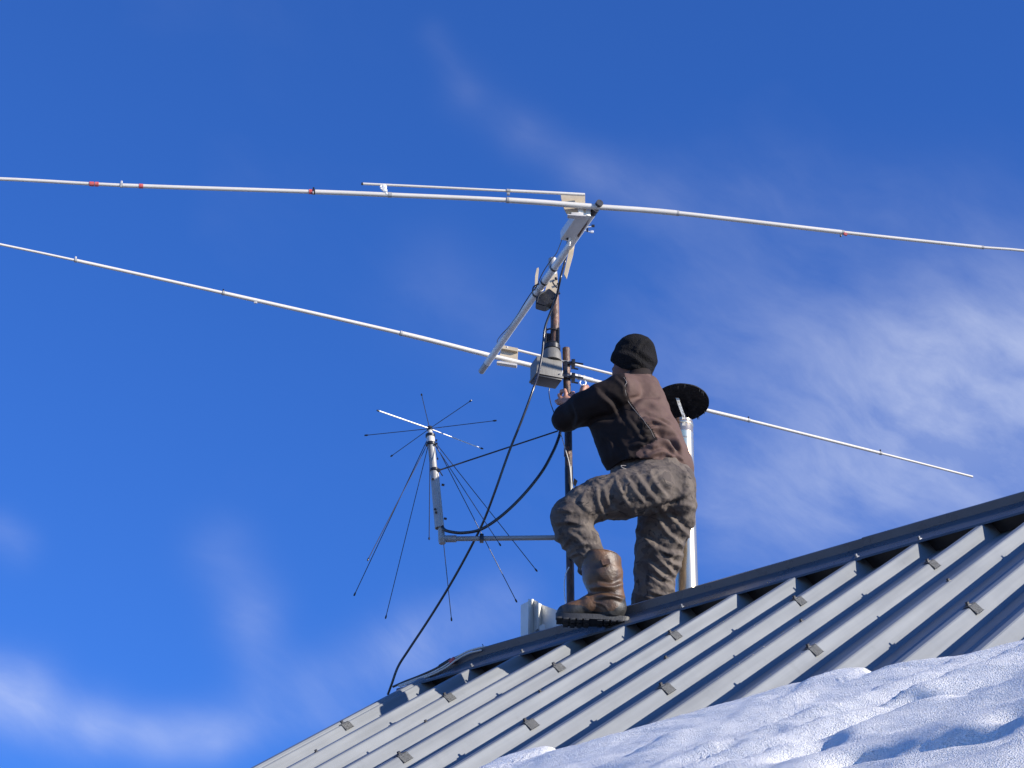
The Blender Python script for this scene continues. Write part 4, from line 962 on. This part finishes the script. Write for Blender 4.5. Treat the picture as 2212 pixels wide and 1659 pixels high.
    L = [  # standing leg
        ([(1480, 1200), (1430, 1190), (1375, 1145)], .016, 6), ([(1474, 1225), (1432, 1205), (1388, 1160)], .012, 5), ([(1478, 1180), (1440, 1150), (1415, 1108)], .014, 6), ([(1500, 1170), (1470, 1140), (1430, 1100)], .012, 6),
        ([(1462, 1262), (1430, 1245), (1400, 1215)], .013, 5), ([(1460, 1275), (1425, 1262), (1395, 1240)], .012, 5), ([(1462, 1245), (1440, 1225), (1405, 1190)], .012, 5),
        ([(1458, 1290), (1425, 1283), (1400, 1275)], .010, 4), ([(1455, 1298), (1420, 1296), (1395, 1290)], .008, 4),
        ([(1478, 1140), (1460, 1200), (1455, 1265)], -.010, 7),
        # seat and bent thigh
        ([(1445, 1080), (1420, 1050), (1402, 1020)], .014, 6), ([(1420, 1085), (1395, 1055), (1372, 1020)], .013, 6), ([(1395, 1090), (1370, 1060), (1350, 1025)], .012, 5), ([(1360, 1095), (1340, 1062), (1330, 1030)], .011, 5),
        ([(1470, 1078), (1440, 1092), (1380, 1108)], -.012, 7), ([(1500, 1068), (1470, 1082), (1440, 1092)], -.012, 6), ([(1505, 1100), (1480, 1090), (1455, 1095)], .010, 5),
        ([(1330, 1105), (1312, 1085), (1305, 1055)], .013, 6), ([(1305, 1115), (1292, 1085), (1290, 1055)], .013, 5), ([(1268, 1060), (1255, 1085), (1275, 1105)], .010, 5), ([(1285, 1140), (1296, 1115), (1325, 1085)], -.012, 6),
        ([(1195, 1105), (1215, 1102), (1235, 1106)], .010, 4), ([(1200, 1130), (1230, 1127), (1262, 1135)], .012, 5), ([(1258, 1175), (1245, 1160), (1225, 1150)], .008, 5), ([(1300, 1190), (1270, 1175), (1245, 1180)], .010, 6),
        ([(1225, 1205), (1250, 1195), (1265, 1205)], .010, 4), ([(1482, 1020), (1486, 1055), (1470, 1085)], .008, 7), ([(1330, 1050), (1348, 1065), (1352, 1045)], .008, 4)]
    L = [(a, b * (.62 if min(q[1] for q in a) < 1100 else .95), c) for a, b, c in L]
    V = folds(V, Q, L)
    tr = mesh('trousers', V, Q, M['camo'], person, True)
    # waist cord loop and pocket flap
    tube('cord_loop', [B(1352, 1010 - 4, -.24), B(1342, 1003 + 3, -.25), B(1344, 1010, -.25), B(1352, 1013, -.24)], .0022, M['piping'], tr, 6, 5)

    # ---------------- jacket
    lo = np.array([B(1180, 900)[0], my - .36, B(1400, 1060)[2]]); hi = np.array([B(1520, 900)[0], my + .62, B(1400, 775)[2]])
    f = Field(lo, hi, .0058)
    fl = (unit(Y), .82)
    f.chain([B(1378, 846, .03), B(1376, 862, .02), B(1386, 892, .0), B(1378, 940, -.01), B(1396, 995, .0), B(1415, 1025, .02)], [36 * k, 56 * k, 62 * k, 86 * k, 88 * k, 85 * k], .03, fl)
    f.cone(B(1345, 842, -.10), B(1392, 840, .18), 38 * k, 36 * k, .03)
    f.cone(B(1388, 850, .0), B(1422, 940, .0), 41 * k, 40 * k, .04); f.cone(B(1430, 940, .0), B(1455, 1005, .0), 42 * k, 44 * k, .04)
    f.cone(B(1312, 922, -.03), B(1332, 985, -.03), 40 * k, 37 * k, .03)
    # left sleeve: big fold at the elbow
    f.chain([B(1342, 846, -.12), B(1300, 866, -.10), B(1262, 884, -.06), B(1228, 902, .02)], [41 * k, 42 * k, 38 * k, 32 * k], .022)
    f.chain([B(1226, 902, .02), B(1231, 892, handy - .16), B(1236, 880, handy - .10)], [32 * k, 25 * k, 20 * k], .012)
    f.ell(B(1214, 908, .02), [unit(X - Z * .5), Y, unit(Z + X * .5)], [.045, .05, .045], .03)
    # right sleeve, mostly hidden
    f.chain([B(1395, 842, .18), elR, B(1300, 858, handy - .11)], [36 * k, 28 * k, 20 * k], .015)
    # collar
    f.cone(B(1376, 830, .05), B(1378, 806, .055), .078, .066, .008); f.cone(B(1378, 836, .05), B(1380, 780, .055), .046, .058, .004, None, True)
    # hem: cut along a sagging edge
    G = np.stack(np.meshgrid(*[f.lo[i] + f.h * np.arange(f.n[i]) for i in range(3)], indexing='ij'), -1).reshape(-1, 3); gx_, gy_ = proj(G)
    hem = np.interp(gx_, [1270, 1302, 1318, 1340, 1358, 1400, 1458, 1482, 1503], [1000, 1020, 1016, 998, 989, 991, 1001, 1013, 1036]); cut = ((gy_ - hem) * MPX).astype(np.float32).reshape(f.F.shape)
    f.F = np.maximum(f.F, cut)
    V, Q = f.nets(); V = relax(V, Q, 1, .4); Nn = vnormals(V, Q)
    px, py = proj(V)
    d = .006 * fnoise(V, (7, 7, 10)) + .003 * fnoise(V, (18, 18, 28), 3) + .001 * fnoise(V, (50, 50, 60), 8); V = V + Nn * d[:, None]
    L = [([(1390, 915), (1420, 912), (1452, 935), (1468, 965)], .013, 7), ([(1385, 935), (1425, 925), (1460, 960), (1474, 985)], .014, 7), ([(1405, 940), (1440, 945), (1470, 985)], -.014, 6), ([(1410, 955), (1445, 960), (1475, 1000)], .012, 6),
         ([(1370, 878), (1400, 868), (1435, 890)], .008, 8), ([(1362, 862), (1385, 858), (1420, 858)], -.007, 6), ([(1400, 985), (1440, 975), (1480, 1010)], .010, 7), ([(1420, 970), (1450, 978), (1480, 1005)], -.010, 6), ([(1360, 965), (1400, 960), (1440, 975)], .008, 7),
         ([(1378, 903), (1400, 895), (1440, 915)], -.010, 6), ([(1300, 845), (1330, 870), (1345, 905)], -.012, 8), ([(1260, 920), (1290, 905), (1330, 900)], -.014, 8), ([(1240, 870), (1250, 900), (1240, 925)], .009, 7), ([(1340, 950), (1360, 985), (1350, 1000)], .008, 8), ([(1380, 945), (1395, 950), (1405, 945)], .010, 5), ([(1335, 815), (1352, 830), (1354, 850)], -.006, 5)]
    L = [(a, b * 1.45, c * .85) for a, b, c in L] + [([(1408, 900), (1435, 905), (1462, 930)], .008, 4), ([(1395, 928), (1430, 935), (1462, 950)], -.009, 4), ([(1430, 985), (1460, 985), (1488, 1008)], .008, 4), ([(1395, 975), (1425, 962), (1462, 975)], .008, 4), ([(1360, 900), (1380, 925), (1395, 960)], -.008, 5), ([(1300, 935), (1320, 960), (1325, 990)], .008, 6)]
    V = folds(V, Q, L); px, py = proj(V)
    jk = mesh('jacket', V, Q, [M['blackcloth'], M['brown']], person, True)
    # brown back panel starts at the shoulder seam
    seam = [(775, 1342), (800, 1349), (830, 1353.5), (848, 1355), (866, 1362), (903, 1387), (927, 1409), (950, 1421), (958, 1405), (966, 1385), (980, 1372), (1000, 1392), (1045, 1440)]  # lower jog below the piping paints wrinkle shade as dark cloth
    sx = np.interp(py, [a for a, b in seam], [b for a, b in seam]); fx_ = px[Q].mean(1); sxf = sx[Q].mean(1)
    ycut = V[Q].mean(1)[:, 1]
    # panel wraps to the far side too
    mi = (fx_ > sxf).astype(np.int32)
    collar = (py[Q].mean(1) < 808) & (fx_ > 1360); mi[collar] = 0
    jk.data.polygons.foreach_set('material_index', mi)
    # piping along the seam: sits on the cloth
    def on_jacket(a, b):
        dd = np.hypot(px - a, py - b); c = np.where(dd < 5)[0]
        if not len(c): c = np.array([np.argmin(dd)])
        return V[c[np.argmin(V[c] @ LOOK)]]
    pp = [on_jacket(b, a) for a, b in [(812, 1350), (822, 1352.5), (830, 1353.5), (848, 1355), (866, 1362), (885, 1374.5), (903, 1387), (915, 1398), (927, 1409), (938, 1414), (948, 1420)]]
    pp = [q - LOOK * .001 for q in pp]
    tube('piping', pp, .0014, M['piping'], jk, 6, 3)

    # ---------------- beanie
    f = Field(headc - .2, headc + .22, .0045)
    f.ell(B(1369, 778, .05), [unit(X + Z * -.12), Y, unit(Z + X * .12)], [50 * k, .108, 55 * k], .02)
    f.ell(B(1373, 760, .05), [X, Y, Z], [47 * k, .10, 42 * k], .03)
    f.ell(B(1343, 776, .04), [X, Y, Z], [24 * k, .085, 20 * k], .03)
    f.cone(B(1398, 780, .06), B(1396, 806, .06), 24 * k, 15 * k, .02)
    G = np.stack(np.meshgrid(*[f.lo[i] + f.h * np.arange(f.n[i]) for i in range(3)], indexing='ij'), -1).reshape(-1, 3); gx_, gy_ = proj(G)
    hem = np.interp(gx_, [1310, 1318, 1330, 1345, 1375, 1395, 1412, 1420], [776, 779, 789, 797, 803, 810, 818, 822]); f.F = np.maximum(f.F, ((gy_ - hem) * MPX * .9).astype(np.float32).reshape(f.F.shape))
    V, Q = f.nets(); V = relax(V, Q, 1, .4); Nn = vnormals(V, Q); V = V + Nn * (.004 * fnoise(V, (12, 12, 14)) + .0015 * fnoise(V, (40, 40, 40), 4))[:, None]
    V = folds(V, Q, [([(1404, 733), (1390, 745), (1380, 758)], -.006, 3), ([(1388, 735), (1380, 745), (1372, 752)], .005, 5), ([(1325, 760), (1350, 756), (1375, 765), (1400, 785)], -.006, 6), ([(1380, 755), (1400, 770), (1418, 785)], .007, 6), ([(1345, 790), (1370, 785), (1395, 800)], -.005, 5), ([(1335, 745), (1350, 736), (1370, 735)], .004, 6)])
    mesh('beanie', V, Q, M['beanie'], person, True)

    # ---------------- boots
    def boot(sc_ank, pts, name_label=None, ext=True):
        pass
    sole_y = .0
    lo = np.minimum(B(1190, 1360, -.2), B(1190, 1180, -.2)) - .02; hi = np.maximum(B(1372, 1195, .16), B(1372, 1350, .16)) + .03
    f = Field(lo, hi, .0045); fl = (Y, .86)
    f.chain([B(1296, 1192, -.055), B(1298, 1212, -.055), B(1302, 1245, -.045), B(1308, 1272, -.035), B(1312, 1294, -.03)], [43 * k, 43 * k, 44 * k, 37 * k, 36 * k], .015)
    f.cone(B(1314, 1300, -.03), B(1318, 1312, -.03), 38 * k, 36 * k, .02, fl); f.chain([B(1312, 1298, -.03), B(1275, 1310, -.03), B(1240, 1322, -.025), B(1222, 1326, -.02)], [30 * k, 24 * k, 21 * k, 20 * k], .02, (Y, 1.15))
    # open shaft top
    f.cone(B(1296, 1150, -.06), B(1301, 1222, -.05), 40 * k, 39 * k, .003, None, True)
    # flat cuts: sole plane and slanted top
    G = np.stack(np.meshgrid(*[f.lo[i] + f.h * np.arange(f.n[i]) for i in range(3)], indexing='ij'), -1).reshape(-1, 3); gx_, gy_ = proj(G)
    zs = B(1300, 1328, -.08)[2]; f.F = np.maximum(f.F, (zs - G[:, 2]).astype(np.float32).reshape(f.F.shape))
    nrm_ = unit(Z + X * .03); tp = B(1300, 1206, -.055); f.F = np.maximum(f.F, ((G - tp) @ nrm_).astype(np.float32).reshape(f.F.shape))
    V, Q = f.nets(); V = relax(V, Q, 1, .4); Nn = vnormals(V, Q); V = V + Nn * (.003 * fnoise(V, (14, 14, 20)) + .0012 * fnoise(V, (40, 40, 50), 4))[:, None]
    V = folds(V, Q, [([(1272, 1283), (1300, 1277), (1345, 1285)], -.012, 5), ([(1275, 1270), (1305, 1268), (1346, 1262)], .009, 6), ([(1290, 1292), (1320, 1288), (1346, 1296)], .006, 4), ([(1296, 1255), (1322, 1262), (1340, 1250)], -.008, 6), ([(1285, 1300), (1305, 1308), (1312, 1318)], .004, 3)])
    px, py = proj(V); fx_, fy_ = px[Q].mean(1), py[Q].mean(1)
    bt = mesh('boot', V, Q, [M['boot'], M['sole']], person, True)
    # rubber toe cap and heel counter
    lim = np.interp(fx_, [1195, 1222, 1252, 1262, 1275, 1300, 1325, 1336, 1352, 1365], [1290, 1305, 1307, 1309, 1320, 1322, 1319, 1310, 1288, 1285]); mi = (fy_ > lim).astype(np.int32)
    bt.data.polygons.foreach_set('material_index', mi)
    tube('shaft_rim', [tp + np.array([math.cos(a) * 42.3 * k - .007, math.sin(a) * 42.3 * k, -math.cos(a) * .03 * 41 * k + .001]) for a in np.linspace(0, 2 * math.pi, 33)], .0032, M['boot'], bt, 8)
    q = B(1312, 1208, -.055) - Y * 43 * k
    prism('pull_tab', [P(1297, 1209, q[1]), P(1316, 1207, q[1]), P(1319, 1219, q[1] - .004), P(1302, 1222, q[1] - .004)], -Y * .004, M['boot'], bt, .001)
    # lugged sole
    bm = bmesh.new(); out = []
    cx0 = B(1200, 1335, -.02)[0]; cx1 = B(1361, 1335, -.03)[0]; ln = cx1 - cx0; cyy = my - .028
    for i in range(40):
        a = 2 * math.pi * i / 40; ux = math.cos(a); uy = math.sin(a); t = (ux + 1) / 2
        w = .044 * (1 + .16 * math.cos((t - .2) * 5)); sxn = abs(ux) ** .75 * (1 if ux > 0 else -1); syn = abs(uy) ** .7 * (1 if uy > 0 else -1)
        out.append((cx0 + ln * (sxn + 1) / 2, cyy + w * syn))
    def zz(x, top): t = (x - cx0) / ln; rise = .018 * max(0, (.18 - t) / .18) ** 1.6; arch = .0; return zs + (.008 if top else -.018) + rise
    a_ = [bm.verts.new((x, y, zz(x, True))) for x, y in out]; b_ = [bm.verts.new((x, y, zz(x, False))) for x, y in out]
    bm.faces.new(a_); bm.faces.new(b_[::-1])
    for i in range(40): bm.faces.new((a_[i], b_[i], b_[(i + 1) % 40], a_[(i + 1) % 40]))
    sole = bmo('sole', bm, M['sole'], bt, True, 45)
    bm = bmesh.new()
    for i in range(11):
        t = (i + .5) / 11
        if .42 < t < .52: continue
        x = cx0 + ln * t; w = .040 * (1 + .16 * math.cos((t - .2) * 5)) * (1 - max(0, abs(t - .5) - .36) * 2.2); rise = .018 * max(0, (.18 - t) / .18) ** 1.6
        for sy in (-1, 1): add_box(bm, np.array([x, cyy + sy * w * .58, zs - .020 + rise]), X, Y, Z, ln * .034, w * .46, .0045, .0015)
    bmo('tread', bm, M['sole'], bt, True, 45)
    # far boot, hidden behind the ridge
    f = Field(ankR - .26, ankR + .26, .009)
    f.cone(ankR + Z * .18, ankR, .075, .065, .02); f.cone(ankR - Z * .02, ankR + fwd * .17 - Z * .05, .06, .045, .02)
    V, Q = f.nets(); mesh('boot', V, Q, M['boot'], person, True)

    # spanner held up in the right hand
    t = thing('spanner', gpt(1262, 850), 'small shiny spanner held up in the right hand', 'wrench')
    bm = bmesh.new(); yy = MY - .065
    sweep(bm, [P(1262, 852, yy), P(1260.5, 838, yy), P(1259.5, 831, yy)], [.0035, .004, .0045], 8)
    jaw = [P(1259 + 6.5 * math.cos(a), 827 - 5.5 * math.sin(a), yy) for a in np.linspace(math.radians(-230), math.radians(50), 14)]
    sweep(bm, jaw, .0036, 8); bmo('shaft', bm, M['steel'], t, True)
    return person
build_man()
settle()
